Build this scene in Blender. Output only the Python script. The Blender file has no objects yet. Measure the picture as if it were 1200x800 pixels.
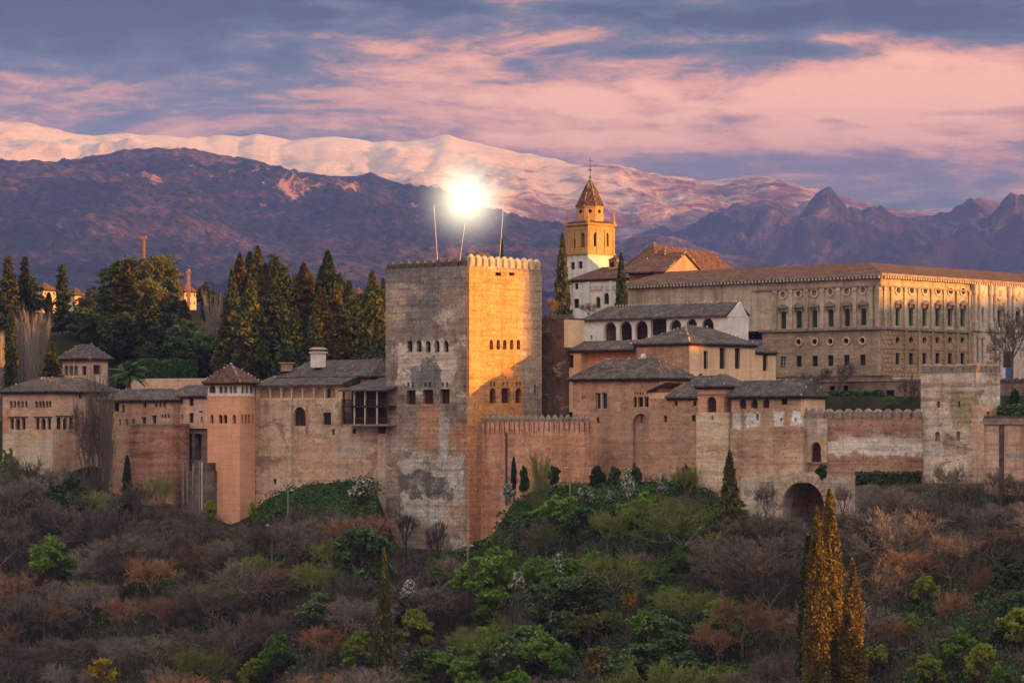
import bpy, math, random
import numpy as np
from mathutils import Vector, Matrix, noise

R = math.radians
RNG = random.Random(7)
C = bpy.context.scene.collection
F, HOR = 3400.0, 500.0          # focal length and horizon row of the 1200 x 800 photograph


def P(px, py, Y):
    return Vector(((px - 600) / F * Y, Y, (HOR - py) / F * Y))


# ------------------------------------------------------------------ camera
cam_d = bpy.data.cameras.new('camera')
cam = bpy.data.objects.new('camera', cam_d)
C.objects.link(cam)
cam_d.sensor_width = 36
cam_d.lens = 36 * F / 1200
cam_d.shift_y = 100 / 1200
cam_d.clip_start = 1
cam_d.clip_end = 60000
cam.rotation_euler = (R(90), 0, 0)
bpy.context.scene.camera = cam

# ------------------------------------------------------------------ light
SUN_EL = 7.0
SUN = Vector((.9292, -.3697, math.tan(R(SUN_EL)))).normalized()
SUN_STRENGTH, SUN_COL = 4.6, (1.0, .385, .065)
NISHITA, CLOUDS, AMBIENT = .010, .39, 3.9
EXPOSURE = 1.15

sun_d = bpy.data.lights.new('sun', 'SUN')
sun_d.energy = SUN_STRENGTH
sun_d.color = SUN_COL
sun_d.angle = R(.5)
sun = bpy.data.objects.new('sun', sun_d)
C.objects.link(sun)
sun.rotation_euler = SUN.to_track_quat('Z', 'Y').to_euler()
sun.location = (300, -100, 200)

sc = bpy.context.scene
sc.view_settings.view_transform = 'Standard'
sc.view_settings.look = 'None'
sc.view_settings.exposure = EXPOSURE
sc.view_settings.gamma = 1
sc.view_settings.use_curve_mapping = False
sc.render.engine = 'CYCLES'
sc.cycles.use_denoising = True
sc.cycles.max_bounces = 6
sc.cycles.diffuse_bounces = 3
sc.cycles.volume_bounces = 1
sc.cycles.transparent_max_bounces = 16
sc.cycles.sample_clamp_indirect = 4


class NT:
    """Small helper to chain shader nodes."""

    def __init__(s, tree):
        s.t = tree
        tree.nodes.clear()

    def n(s, kind, **kw):
        nd = s.t.nodes.new(kind)
        for k, v in kw.items():
            if isinstance(k, str) and k.startswith('i_'):
                nd.inputs[k[2:].replace('_', ' ')].default_value = v
            else:
                setattr(nd, k, v)
        return nd

    def put(s, sock, v):
        if hasattr(v, 'links'):
            s.t.links.new(v, sock)
        elif v is not None:
            sock.default_value = v

    def m(s, op, a, b=None, c=None, clamp=False):
        nd = s.t.nodes.new('ShaderNodeMath')
        nd.operation = op
        nd.use_clamp = clamp
        s.put(nd.inputs[0], a)
        s.put(nd.inputs[1], b)
        s.put(nd.inputs[2], c)
        return nd.outputs[0]

    def step(s, v, lo, hi):
        nd = s.t.nodes.new('ShaderNodeMapRange')
        nd.interpolation_type = 'SMOOTHSTEP'
        s.put(nd.inputs['Value'], v)
        nd.inputs['From Min'].default_value = lo
        nd.inputs['From Max'].default_value = hi
        return nd.outputs['Result']

    def mix(s, f, a, b, mode='MIX'):
        nd = s.t.nodes.new('ShaderNodeMix')
        nd.data_type = 'RGBA'
        nd.blend_type = mode
        s.put(nd.inputs['Factor'], f)
        for sock, v in ((nd.inputs[6], a), (nd.inputs[7], b)):
            s.put(sock, v if hasattr(v, 'links') else (*v, 1))
        return nd.outputs[2]

    def noise(s, vec, scale, detail=4, rough=.55, dist=0.0, mul=None, loc=(0, 0, 0)):
        if mul is not None or loc != (0, 0, 0):
            mp = s.t.nodes.new('ShaderNodeMapping')
            s.t.links.new(vec, mp.inputs[0])
            mp.inputs['Scale'].default_value = mul or (1, 1, 1)
            mp.inputs['Location'].default_value = loc
            vec = mp.outputs[0]
        nd = s.t.nodes.new('ShaderNodeTexNoise')
        s.t.links.new(vec, nd.inputs['Vector'])
        nd.inputs['Scale'].default_value = scale
        nd.inputs['Detail'].default_value = detail
        nd.inputs['Roughness'].default_value = rough
        nd.inputs['Distortion'].default_value = dist
        return nd.outputs[0]

    def ramp(s, f, stops):
        nd = s.t.nodes.new('ShaderNodeValToRGB')
        cr = nd.color_ramp
        while len(cr.elements) < len(stops):
            cr.elements.new(.5)
        for e, (p, c) in zip(cr.elements, stops):
            e.position = p
            e.color = (*c, 1)
        s.t.links.new(f, nd.inputs[0])
        return nd.outputs[0]


# ------------------------------------------------------------------ sky
world = bpy.data.worlds.new('World')
sc.world = world
world.use_nodes = True
N = NT(world.node_tree)
tc = N.n('ShaderNodeTexCoord')
gen = tc.outputs['Generated']
sep = N.n('ShaderNodeSeparateXYZ')
N.t.links.new(gen, sep.inputs[0])
wx, wy, wz = sep.outputs[0], sep.outputs[1], sep.outputs[2]
front = N.step(wy, .2, .8)


def blob(cx, cz, rx, rz):
    a = N.m('DIVIDE', N.m('SUBTRACT', wx, cx), rx)
    b = N.m('DIVIDE', N.m('SUBTRACT', wz, cz), rz)
    q = N.m('ADD', N.m('MULTIPLY', a, a), N.m('MULTIPLY', b, b))
    return N.m('MULTIPLY', N.m('EXPONENT', N.m('MULTIPLY', q, -1.0)), front)


def dirpx(px, py):
    v = Vector(((px - 600) / F, 1, (HOR - py) / F)).normalized()
    return v.x, v.z


n1 = N.noise(gen, 8.5, 10, .60, .7, mul=(1, 1, 5.2))
n2 = N.noise(gen, 26, 7, .62, .7, mul=(1, 1, 4.2), loc=(3, 1, 2))
n3 = N.noise(gen, 85, 8, .7, .9, mul=(1, 1, 3.5), loc=(7, 4, 1))
t = N.m('ADD', N.m('MULTIPLY', n1, .74), N.m('ADD', N.m('MULTIPLY', n2, .30), N.m('MULTIPLY', n3, .20)))   # mean about .6
for (px, py, rx, ry, w) in [(780, 112, 300, 42, .17), (1110, 125, 170, 45, .15), (560, 120, 150, 28, .09), (380, 12, 240, 16, .02),
                            (200, 58, 230, 24, -.16), (760, 26, 130, 14, -.10), (1080, 22, 280, 22, -.17), (150, 8, 360, 18, -.17), (520, 4, 260, 10, -.10), (620, 12, 160, 12, -.10),
                            (1080, 196, 230, 26, -.07), (130, 85, 160, 10, -.05), (330, 150, 260, 18, -.02), (940, 60, 260, 10, -.10), (600, 12, 45, 12, .12), (370, 6, 80, 6, .14)]:
    cx, cz = dirpx(px, py)
    t = N.m('ADD', t, N.m('MULTIPLY', blob(cx, cz, rx / F, ry / F), w))
t = N.m('ADD', N.m('MULTIPLY', N.m('SUBTRACT', t, .60), 2.3), .575)
cl = N.ramp(t, [(.24, (.026, .040, .085)), (.42, (.085, .112, .165)), (.54, (.19, .165, .205)), (.63, (.46, .235, .20)), (.76, (1.05, .42, .23)), (.96, (1.5, .66, .33))])
# mauve veil low over the mountains on the east, bluish slate in the upper bands
cx, cz = dirpx(980, 190)
cl = N.mix(N.m('MULTIPLY', blob(cx, cz, 420 / F, 50 / F), .40), cl, (.34, .16, .20))
cx, cz = dirpx(150, 120)
cl = N.mix(N.m('MULTIPLY', blob(cx, cz, 330 / F, 70 / F), .30), cl, (.27, .22, .30))
# the dome is brighter overhead and towards the sunset than over the eastern horizon
el = N.step(wz, .17, .60)
west = N.step(N.m('ADD', N.m('MULTIPLY', wx, .93), N.m('MULTIPLY', wy, -.37)), .25, 1.0)
bright = N.m('ADD', 1.0, N.m('ADD', N.m('MULTIPLY', el, AMBIENT), N.m('MULTIPLY', west, .5)))
cl_out = N.mix(N.m('MULTIPLY', N.m('MAXIMUM', el, west), .9), cl, (.365, .33, .295))
bg2 = N.n('ShaderNodeBackground')
N.t.links.new(cl_out, bg2.inputs[0])
N.put(bg2.inputs[1], N.m('MULTIPLY', bright, CLOUDS))
sky = N.n('ShaderNodeTexSky', sky_type='NISHITA', sun_disc=False)
sky.sun_elevation = R(SUN_EL)
sky.sun_rotation = math.atan2(SUN.x, SUN.y)
sky.altitude = 750
bg1 = N.n('ShaderNodeBackground')
N.t.links.new(sky.outputs[0], bg1.inputs[0])
bg1.inputs[1].default_value = NISHITA
add = N.n('ShaderNodeAddShader')
N.t.links.new(bg1.outputs[0], add.inputs[0])
N.t.links.new(bg2.outputs[0], add.inputs[1])
wo = N.n('ShaderNodeOutputWorld')
N.t.links.new(add.outputs[0], wo.inputs[0])


# ------------------------------------------------------------------ materials
MATS = {}


def mat_begin(name):
    m = bpy.data.materials.new(name)
    m.use_nodes = True
    n = NT(m.node_tree)
    n.bsdf = n.n('ShaderNodeBsdfPrincipled')
    n.out = n.n('ShaderNodeOutputMaterial')
    n.t.links.new(n.bsdf.outputs[0], n.out.inputs[0])
    n.obj = n.n('ShaderNodeTexCoord').outputs['Object']
    MATS[name] = m
    return m, n


def bump(n, h, strength=.4, dist=.2):
    b = n.n('ShaderNodeBump')
    b.inputs['Strength'].default_value = strength
    b.inputs['Distance'].default_value = dist
    n.t.links.new(h, b.inputs['Height'])
    n.t.links.new(b.outputs[0], n.bsdf.inputs['Normal'])


def wall_mat(name, c1, c2, c3=None, patch=None, strata=.25, streak=.3, brick=None, zones=(), fine=.25, seed=0, pscale=.12, pth=.56, stain=None, mottle=.55, holes=0.0):
    """Old masonry: mottled base, rammed-earth strata, run-off streaks, patches of lost plaster; zones are plaster fields
    (colour, strength, (x range), (y range), (z range), edge) in the wall's own metres."""
    m, n = mat_begin(name)
    o = n.obj
    L = (seed * 3.1, seed * 1.7, seed * 2.3)
    a = n.noise(o, .22, 9, .65, .4, loc=L)
    stops = [(.36, c1), (.62, c2)] if c3 is None else [(.33, c1), (.5, c2), (.68, c3)]
    col = n.ramp(a, stops)
    if patch:
        pm = n.step(n.noise(o, pscale, 10, .68, .8, mul=(1, 1, 1.7), loc=(L[0] + 9, L[1], L[2])), pth, pth + .05)
        col = n.mix(pm, col, patch)
    wob = n.n('ShaderNodeTexNoise')
    n.t.links.new(o, wob.inputs['Vector'])
    wob.inputs['Scale'].default_value = .30
    wob.inputs['Detail'].default_value = 8
    wob.inputs['Roughness'].default_value = .80
    sp = n.n('ShaderNodeSeparateXYZ')
    vs = n.n('ShaderNodeVectorMath', operation='SUBTRACT')
    n.t.links.new(wob.outputs['Color'], vs.inputs[0])
    vs.inputs[1].default_value = (.5, .5, .5)
    for zcol, k, xr, yr, zr, amp in zones:
        vm = n.n('ShaderNodeVectorMath', operation='MULTIPLY_ADD')
        n.t.links.new(vs.outputs[0], vm.inputs[0])
        vm.inputs[1].default_value = (amp * 2.0, amp * 2.0, amp * 2.4)
        n.t.links.new(o, vm.inputs[2])
        sp = n.n('ShaderNodeSeparateXYZ')
        n.t.links.new(vm.outputs[0], sp.inputs[0])
        f = None
        for ax, rg in zip(range(3), (xr, yr, zr)):
            if rg is None:
                continue
            q = n.m('MINIMUM', n.m('SUBTRACT', sp.outputs[ax], rg[0]), n.m('SUBTRACT', rg[1], sp.outputs[ax]))
            f = q if f is None else n.m('MINIMUM', f, q)
        col = n.mix(n.m('MULTIPLY', n.step(f, -.12, .25), k), col, zcol)
    if stain:        # soot-black run-off below the gaps of the battlements
        x_0, per, zlo, zhi, wd = stain
        s2 = n.n('ShaderNodeSeparateXYZ')
        n.t.links.new(o, s2.inputs[0])
        xw = n.m('ADD', s2.outputs[0], n.m('MULTIPLY', n.noise(o, .8, 5, .7), .35))
        fr_ = n.m('ABSOLUTE', n.m('SUBTRACT', n.m('FRACT', n.m('DIVIDE', n.m('SUBTRACT', xw, x_0), per)), .5))
        len_ = n.m('ADD', zlo - 1.0, n.m('MULTIPLY', n.noise(o, .9, 3, .6, mul=(1, 1, .01)), 2.2))
        band = n.m('MULTIPLY', n.step(n.m('SUBTRACT', s2.outputs[2], len_), 0, 1.0), n.step(fr_, .5 - wd, .5 - wd * .35))
        col = n.mix(n.m('MULTIPLY', band, .88), col, (.045, .035, .03))
    if brick:
        mp = n.n('ShaderNodeSeparateXYZ')
        n.t.links.new(o, mp.inputs[0])
        cb = n.n('ShaderNodeCombineXYZ')
        n.t.links.new(n.m('ADD', mp.outputs[0], mp.outputs[1]), cb.inputs[0])
        n.t.links.new(mp.outputs[2], cb.inputs[1])
        bt = n.n('ShaderNodeTexBrick')
        n.t.links.new(cb.outputs[0], bt.inputs['Vector'])
        bw, bh, bk = brick
        bt.inputs['Scale'].default_value = 1
        bt.inputs['Brick Width'].default_value = bw
        bt.inputs['Row Height'].default_value = bh
        bt.inputs['Mortar Size'].default_value = .045
        bt.inputs['Mortar Smooth'].default_value = .4
        bt.inputs['Bias'].default_value = -.1
        bt.inputs['Color1'].default_value = (.72, .72, .72, 1)
        bt.inputs['Color2'].default_value = (1.12, 1.1, 1.06, 1)
        bt.inputs['Mortar'].default_value = (.5, .48, .46, 1)
        col = n.mix(bk, col, bt.outputs['Color'], 'MULTIPLY')
    st = n.noise(o, 1.0, 6, .6, .2, mul=(.10, .10, 1.5), loc=L)
    col = n.mix(strata, col, n.ramp(st, [(.34, (.42, .40, .38)), (.52, (.95, .95, .95)), (.7, (1.2, 1.17, 1.1))]), 'MULTIPLY')
    sk = n.noise(o, 1.0, 6, .6, .1, mul=(.9, .9, .055), loc=L)
    col = n.mix(streak, col, n.ramp(sk, [(.36, (.36, .33, .31)), (.53, (1, 1, 1))]), 'MULTIPLY')
    mt = n.noise(o, .75, 13, .80, .5, mul=(1, 1, 1.5), loc=(L[2], L[0], L[1]))
    col = n.mix(mottle, col, n.ramp(mt, [(.36, (.40, .38, .37)), (.45, (.86, .85, .84)), (.55, (1.0, 1.0, 1.0)), (.64, (1.45, 1.42, 1.36))]), 'MULTIPLY')
    if holes:        # putlog holes of the rammed-earth lifts
        s3 = n.n('ShaderNodeSeparateXYZ')
        n.t.links.new(o, s3.inputs[0])
        hu = n.m('ABSOLUTE', n.m('SUBTRACT', n.m('FRACT', n.m('DIVIDE', n.m('ADD', s3.outputs[0], s3.outputs[1]), 1.9)), .5))
        hv_ = n.m('ABSOLUTE', n.m('SUBTRACT', n.m('FRACT', n.m('DIVIDE', s3.outputs[2], 1.7)), .5))
        hm = n.m('MULTIPLY', n.m('LESS_THAN', hu, .055), n.m('LESS_THAN', hv_, .065))
        hm = n.m('MULTIPLY', hm, n.m('GREATER_THAN', n.noise(o, .35, 3, .6), .50))
        col = n.mix(n.m('MULTIPLY', hm, holes), col, (.05, .035, .028))
    fn = n.noise(o, 2.2, 8, .75)
    col = n.mix(fine * 2, col, n.ramp(fn, [(.30, (.45, .43, .42)), (.5, (1, 1, 1)), (.72, (1.35, 1.32, 1.28))]), 'MULTIPLY')
    col = n.mix(1.0, col, (1.14, 1.19, 1.17), 'MULTIPLY')
    n.t.links.new(col, n.bsdf.inputs['Base Color'])
    n.bsdf.inputs['Roughness'].default_value = .93
    n.bsdf.inputs['Specular IOR Level'].default_value = .15
    bump(n, n.m('ADD', n.m('MULTIPLY', fn, .6), st), .35, .25)
    return m


def simple_mat(name, c1, c2, scale=1.5, rough=.85, spec=.2, mul=None, det=5):
    m, n = mat_begin(name)
    a = n.noise(n.obj, scale, det, .65, .2, mul=mul)
    n.t.links.new(n.ramp(a, [(.35, c1), (.65, c2)]), n.bsdf.inputs['Base Color'])
    n.bsdf.inputs['Roughness'].default_value = rough
    n.bsdf.inputs['Specular IOR Level'].default_value = spec
    return m


def roof_mat(name, dark, mid, light, bias=0.0):
    m, n = mat_begin(name)
    v = n.n('ShaderNodeTexVoronoi')
    n.t.links.new(n.obj, v.inputs['Vector'])
    v.inputs['Scale'].default_value = 2.2
    a = n.noise(n.obj, .5, 8, .75, .3)
    b = n.noise(n.obj, 3.0, 5, .8)
    f = n.m('ADD', n.m('MULTIPLY', a, .5), n.m('ADD', n.m('MULTIPLY', b, .55), bias - .03))
    col = n.ramp(f, [(.34, dark), (.52, mid), (.70, light)])
    sepc = n.n('ShaderNodeSeparateColor')
    n.t.links.new(v.outputs['Color'], sepc.inputs[0])
    nm_ = n.n('ShaderNodeSeparateXYZ')
    n.t.links.new(n.t.nodes.new('ShaderNodeTexCoord').outputs['Normal'], nm_.inputs[0])
    op_ = n.n('ShaderNodeSeparateXYZ')
    n.t.links.new(n.obj, op_.inputs[0])
    isx = n.m('GREATER_THAN', n.m('ABSOLUTE', nm_.outputs[0]), n.m('ABSOLUTE', nm_.outputs[1]))
    along_ = n.m('ADD', n.m('MULTIPLY', isx, op_.outputs[1]), n.m('MULTIPLY', n.m('SUBTRACT', 1.0, isx), op_.outputs[0]))
    along_ = n.m('ADD', along_, n.m('MULTIPLY', n.noise(n.obj, .9, 3, .6), .5))
    row = n.m('ABSOLUTE', n.m('SUBTRACT', n.m('FRACT', n.m('DIVIDE', along_, .52)), .5))
    col = n.mix(.75, col, n.ramp(row, [(.05, (.55, .55, .55)), (.22, (1.0, 1.0, 1.0)), (.45, (1.35, 1.32, 1.28))]), 'MULTIPLY')
    col = n.mix(.7, col, n.ramp(sepc.outputs[0], [(.1, (.5, .5, .5)), (.6, (1, 1, 1)), (.98, (1.6, 1.5, 1.4))]), 'MULTIPLY')
    n.t.links.new(col, n.bsdf.inputs['Base Color'])
    n.bsdf.inputs['Roughness'].default_value = .9
    n.bsdf.inputs['Specular IOR Level'].default_value = .1
    bump(n, b, .5, .2)
    return m


def leaf_mat(name, c1, c2, c3, scale=.35, trans=.25):
    m, n = mat_begin(name)
    geo = n.n('ShaderNodeNewGeometry')
    oi = n.n('ShaderNodeObjectInfo')
    a = n.noise(n.obj, scale, 4, .6)
    f = n.m('ADD', n.m('MULTIPLY', a, .45), n.m('ADD', n.m('MULTIPLY', geo.outputs['Random Per Island'], .26), n.m('MULTIPLY', oi.outputs['Random'], .34)))
    col = n.ramp(f, [(.30, c1), (.52, c2), (.74, c3)])
    n.t.links.new(col, n.bsdf.inputs['Base Color'])
    n.bsdf.inputs['Roughness'].default_value = .7
    n.bsdf.inputs['Specular IOR Level'].default_value = .15
    if trans:
        tr = n.n('ShaderNodeBsdfTranslucent')
        n.t.links.new(col, tr.inputs[0])
        mx = n.n('ShaderNodeMixShader')
        mx.inputs[0].default_value = trans
        n.t.links.new(n.bsdf.outputs[0], mx.inputs[1])
        n.t.links.new(tr.outputs[0], mx.inputs[2])
        n.t.links.new(mx.outputs[0], n.out.inputs[0])
    return m


# ------------------------------------------------------------------ object helpers
def tag(o, label, cat, group=None, kind=None):
    if label:
        o['label'] = label
    if cat:
        o['category'] = cat
    if group:
        o['group'] = group
    if kind:
        o['kind'] = kind
    return o


def thing(name, label, cat, loc=(0, 0, 0), rz=0, group=None):
    o = bpy.data.objects.new(name, None)
    o.empty_display_size = .5
    C.objects.link(o)
    o.location = loc
    o.rotation_euler = (0, 0, rz)
    return tag(o, label, cat, group)


def link_mesh(name, v, f, mat, parent=None, smooth=False):
    me = bpy.data.meshes.new(name)
    me.from_pydata(v, [], f)
    for mm in (mat if isinstance(mat, (list, tuple)) else [mat]):
        me.materials.append(mm)
    if smooth:
        me.polygons.foreach_set('use_smooth', [True] * len(me.polygons))
    me.update()
    o = bpy.data.objects.new(name, me)
    C.objects.link(o)
    if parent:
        o.parent = parent
    return o


class MB:
    def __init__(s):
        s.v, s.f = [], []

    def poly(s, *pts):
        i = len(s.v)
        s.v.extend(tuple(p) for p in pts)
        s.f.append(tuple(range(i, i + len(pts))))

    def box(s, x0, x1, y0, y1, z0, z1):
        i = len(s.v)
        s.v += [(x0, y0, z0), (x1, y0, z0), (x1, y1, z0), (x0, y1, z0), (x0, y0, z1), (x1, y0, z1), (x1, y1, z1), (x0, y1, z1)]
        s.f += [tuple(i + k for k in q) for q in ((0, 3, 2, 1), (4, 5, 6, 7), (0, 1, 5, 4), (1, 2, 6, 5), (2, 3, 7, 6), (3, 0, 4, 7))]

    def ring(s, pts_list):
        """skins closed loops of equal count one above the other, capped at both ends"""
        i = len(s.v)
        k = len(pts_list[0])
        for pts in pts_list:
            s.v.extend(tuple(p) for p in pts)
        for r in range(len(pts_list) - 1):
            for j in range(k):
                a, b = i + r * k + j, i + r * k + (j + 1) % k
                s.f.append((a, b, b + k, a + k))
        s.f.append(tuple(i + j for j in reversed(range(k))))
        s.f.append(tuple(i + (len(pts_list) - 1) * k + j for j in range(k)))

    def lathe(s, c, prof, k=10, rot=0.0, sy=1.0):
        s.ring([[(c[0] + r * math.cos(rot + 2 * math.pi * j / k), c[1] + sy * r * math.sin(rot + 2 * math.pi * j / k), c[2] + z) for j in range(k)] for r, z in prof])

    def tube(s, p0, p1, r0, r1=None, k=6):
        p0, p1 = Vector(p0), Vector(p1)
        r1 = r0 if r1 is None else r1
        d = (p1 - p0).normalized()
        a = d.orthogonal().normalized()
        b = d.cross(a)
        s.ring([[p + (a * math.cos(2 * math.pi * j / k) + b * math.sin(2 * math.pi * j / k)) * r for j in range(k)] for p, r in ((p0, r0), (p1, r1))])

    def panel(s, O, U, Nn, u0, u1, z0, z1, ops, depth):
        """a wall face with real openings (u0,u1,z0,z1,kind) and their reveals; O + U*u + z"""
        O, U, Nn = Vector(O), Vector(U), Vector(Nn)
        W = lambda u, z, d=0: O + U * u + Vector((0, 0, z)) - Nn * d
        us = sorted({round(x, 4) for x in [u0, u1] + [c for o in ops for c in o[:2]] if u0 - 1e-6 <= x <= u1 + 1e-6})
        zs = sorted({round(x, 4) for x in [z0, z1] + [c for o in ops for c in o[2:4]] if z0 - 1e-6 <= x <= z1 + 1e-6})
        for a, b in zip(us, us[1:]):
            for c, d in zip(zs, zs[1:]):
                mu, mz = (a + b) / 2, (c + d) / 2
                if any(o[0] < mu < o[1] and o[2] < mz < o[3] for o in ops):
                    continue
                s.poly(W(a, c), W(b, c), W(b, d), W(a, d))
        for (a, b, c, d, kind) in ops:
            if kind == 'o':
                cu, cz, ru, rz = (a + b) / 2, (c + d) / 2, (b - a) / 2, (d - c) / 2
                K = 20
                out = [(cu + ru * math.cos(2 * math.pi * i / K), cz + rz * math.sin(2 * math.pi * i / K)) for i in range(K)]
                for q, (cx_, cz_) in enumerate(((b, d), (a, d), (a, c), (b, c))):
                    s.poly(W(cx_, cz_), *[W(*out[(q * 5 + i) % K]) for i in range(5, -1, -1)])
            elif kind == 'a':
                h = min((b - a) / 2, (d - c) * .6)
                cu, zs_ = (a + b) / 2, d - h
                K = 10
                arc = [(cu - (b - a) / 2 * math.cos(math.pi * i / K), zs_ + h * math.sin(math.pi * i / K)) for i in range(K + 1)]
                s.poly(W(a, d), *[W(*p) for p in arc[:K // 2 + 1]])
                s.poly(W(b, d), *[W(*p) for p in arc[K // 2:]])
                out = [(a, c)] + arc + [(b, c)]
            else:
                out = [(a, c), (a, d), (b, d), (b, c)]
            for p, q in zip(out, out[1:] + out[:1]):
                s.poly(W(*p), W(*q), W(*q, depth), W(*p, depth))

    def build(s, name, mat, parent=None, smooth=False):
        return link_mesh(name, s.v, s.f, mat, parent, smooth)

# materials in use
roof_mat('old_tiles', (.034, .032, .032), (.084, .077, .074), (.18, .166, .156))
roof_mat('brown_tiles', (.045, .028, .022), (.115, .066, .046), (.21, .13, .092))
roof_mat('ridge_mortar', (.30, .27, .24), (.46, .43, .39), (.6, .56, .5))
simple_mat('dark_wood', (.022, .014, .011), (.060, .034, .024), 3)
simple_mat('red_wood', (.05, .018, .014), (.10, .038, .03), 3)
simple_mat('green_wood', (.018, .050, .034), (.035, .085, .055), 3)
simple_mat('dark_void', (.006, .005, .005), (.014, .012, .011), 1)
simple_mat('pale_glass', (.25, .42, .55), (.35, .55, .65), .5, .3, .5)
simple_mat('dark_glass', (.012, .016, .020), (.03, .038, .045), .5, .15, .5)
simple_mat('white_plaster', (.58, .56, .53), (.78, .76, .73), .6)
simple_mat('pale_stone', (.42, .36, .29), (.62, .55, .46), 1.2)
simple_mat('grey_stone', (.16, .13, .11), (.34, .29, .24), 1.4)
simple_mat('black_stone', (.05, .042, .037), (.13, .105, .088), 1.4)
simple_mat('warm_stone', (.36, .27, .18), (.58, .45, .31), 1.2)
simple_mat('iron', (.05, .05, .055), (.10, .10, .11), 3, .5, .5)
simple_mat('pale_metal', (.20, .215, .22), (.30, .315, .32), 3, .5, .4)
simple_mat('mast_paint', (.22, .12, .10), (.32, .19, .15), 1)

G1, G2 = (.20, .20, .20), (.31, .30, .285)
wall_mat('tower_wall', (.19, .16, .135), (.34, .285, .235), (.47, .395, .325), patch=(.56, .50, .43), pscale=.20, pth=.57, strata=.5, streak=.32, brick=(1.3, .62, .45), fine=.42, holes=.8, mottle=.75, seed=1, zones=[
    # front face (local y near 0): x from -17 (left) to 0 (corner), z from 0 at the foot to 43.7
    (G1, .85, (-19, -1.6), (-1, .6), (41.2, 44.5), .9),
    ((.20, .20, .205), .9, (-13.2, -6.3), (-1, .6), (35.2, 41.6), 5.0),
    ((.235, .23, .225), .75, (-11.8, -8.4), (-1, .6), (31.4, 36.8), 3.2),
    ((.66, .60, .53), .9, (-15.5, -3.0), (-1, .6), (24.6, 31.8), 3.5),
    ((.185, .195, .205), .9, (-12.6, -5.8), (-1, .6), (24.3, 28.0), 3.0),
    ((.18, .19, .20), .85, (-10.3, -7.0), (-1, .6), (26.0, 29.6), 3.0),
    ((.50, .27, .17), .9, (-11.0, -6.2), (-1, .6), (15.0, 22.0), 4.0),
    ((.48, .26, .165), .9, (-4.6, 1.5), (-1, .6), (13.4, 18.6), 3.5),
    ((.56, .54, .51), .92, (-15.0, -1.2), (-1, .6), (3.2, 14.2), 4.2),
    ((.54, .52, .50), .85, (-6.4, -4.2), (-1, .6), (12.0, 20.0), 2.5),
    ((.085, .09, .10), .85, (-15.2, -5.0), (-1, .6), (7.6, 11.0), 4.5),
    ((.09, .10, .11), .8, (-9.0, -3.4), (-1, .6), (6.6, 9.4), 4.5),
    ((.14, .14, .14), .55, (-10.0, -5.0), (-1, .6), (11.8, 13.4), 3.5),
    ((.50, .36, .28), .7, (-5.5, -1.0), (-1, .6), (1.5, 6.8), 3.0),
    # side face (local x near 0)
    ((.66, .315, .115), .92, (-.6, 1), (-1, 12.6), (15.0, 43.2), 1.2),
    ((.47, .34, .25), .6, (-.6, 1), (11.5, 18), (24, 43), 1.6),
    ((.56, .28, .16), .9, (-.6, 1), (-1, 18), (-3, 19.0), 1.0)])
wall_mat('tower_foot', (.42, .30, .24), (.56, .42, .34), patch=(.34, .24, .19), seed=2)
wall_mat('orange_wall', (.48, .255, .155), (.60, .335, .21), (.66, .41, .27), patch=(.42, .24, .16), pth=.60, strata=.30, streak=.30, fine=.18, seed=3)
wall_mat('streaked_wall', (.46, .235, .14), (.58, .32, .20), (.54, .36, .26), patch=(.38, .235, .175), pth=.58, strata=.40, streak=.45, fine=.28, holes=.8, mottle=.75, seed=4, stain=(.0, 1.017, 6.6, 9, .16))
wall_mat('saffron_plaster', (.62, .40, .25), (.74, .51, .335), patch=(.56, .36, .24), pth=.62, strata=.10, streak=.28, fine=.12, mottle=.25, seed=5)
wall_mat('salmon_plaster', (.64, .335, .20), (.71, .39, .245), patch=(.60, .33, .21), pth=.62, strata=.14, streak=.16, fine=.10, mottle=.25, seed=6)
wall_mat('brown_brick', (.33, .20, .14), (.43, .275, .195), (.48, .32, .235), patch=(.36, .25, .19), strata=.38, streak=.25, brick=(.8, .32, .30), fine=.28, seed=7)
wall_mat('hall_wall', (.36, .225, .155), (.48, .31, .215), (.54, .37, .27), patch=(.40, .28, .20), pth=.58, strata=.34, streak=.22, fine=.24, holes=.8, mottle=.75, seed=8, brick=(1.1, .4, .22))
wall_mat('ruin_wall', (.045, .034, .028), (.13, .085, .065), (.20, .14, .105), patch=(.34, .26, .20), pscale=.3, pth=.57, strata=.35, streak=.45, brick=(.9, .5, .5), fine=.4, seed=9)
wall_mat('old_wall', (.30, .195, .145), (.42, .285, .21), (.50, .37, .285), patch=(.54, .46, .39), pth=.60, strata=.6, streak=.30, fine=.34, seed=10)
wall_mat('gallery_wall', (.40, .295, .21), (.52, .395, .285), (.58, .47, .365), patch=(.34, .235, .17), pth=.57, strata=.38, streak=.40, fine=.32, holes=.8, mottle=.75, seed=11, zones=[
    ((.54, .46, .385), .75, (-10.6, -2), (-1, 1), (3.4, 8.2), 2.4),
    ((.33, .36, .35), .7, (-5.6, -1), (-1, 1), (8.6, 12.2), 1.8),
    ((.54, .34, .23), .6, (-18, -9), (-1, 1), (-1, 7), 3.5)])
wall_mat('left_palace_wall', (.44, .29, .21), (.55, .37, .27), (.58, .43, .34), patch=(.52, .26, .15), pth=.575, strata=.28, streak=.30, fine=.26, seed=12, zones=[
    ((.52, .48, .40), .75, (-12, 0), (-1, 1), (-4, 5.4), 3.0), ((.44, .36, .22), .6, (-9, -4), (-1, 1), (3.0, 6.0), 2.0)])
wall_mat('pink_plaster', (.56, .375, .295), (.67, .47, .37), patch=(.50, .33, .25), pth=.60, strata=.18, streak=.30, fine=.2, seed=13)
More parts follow.
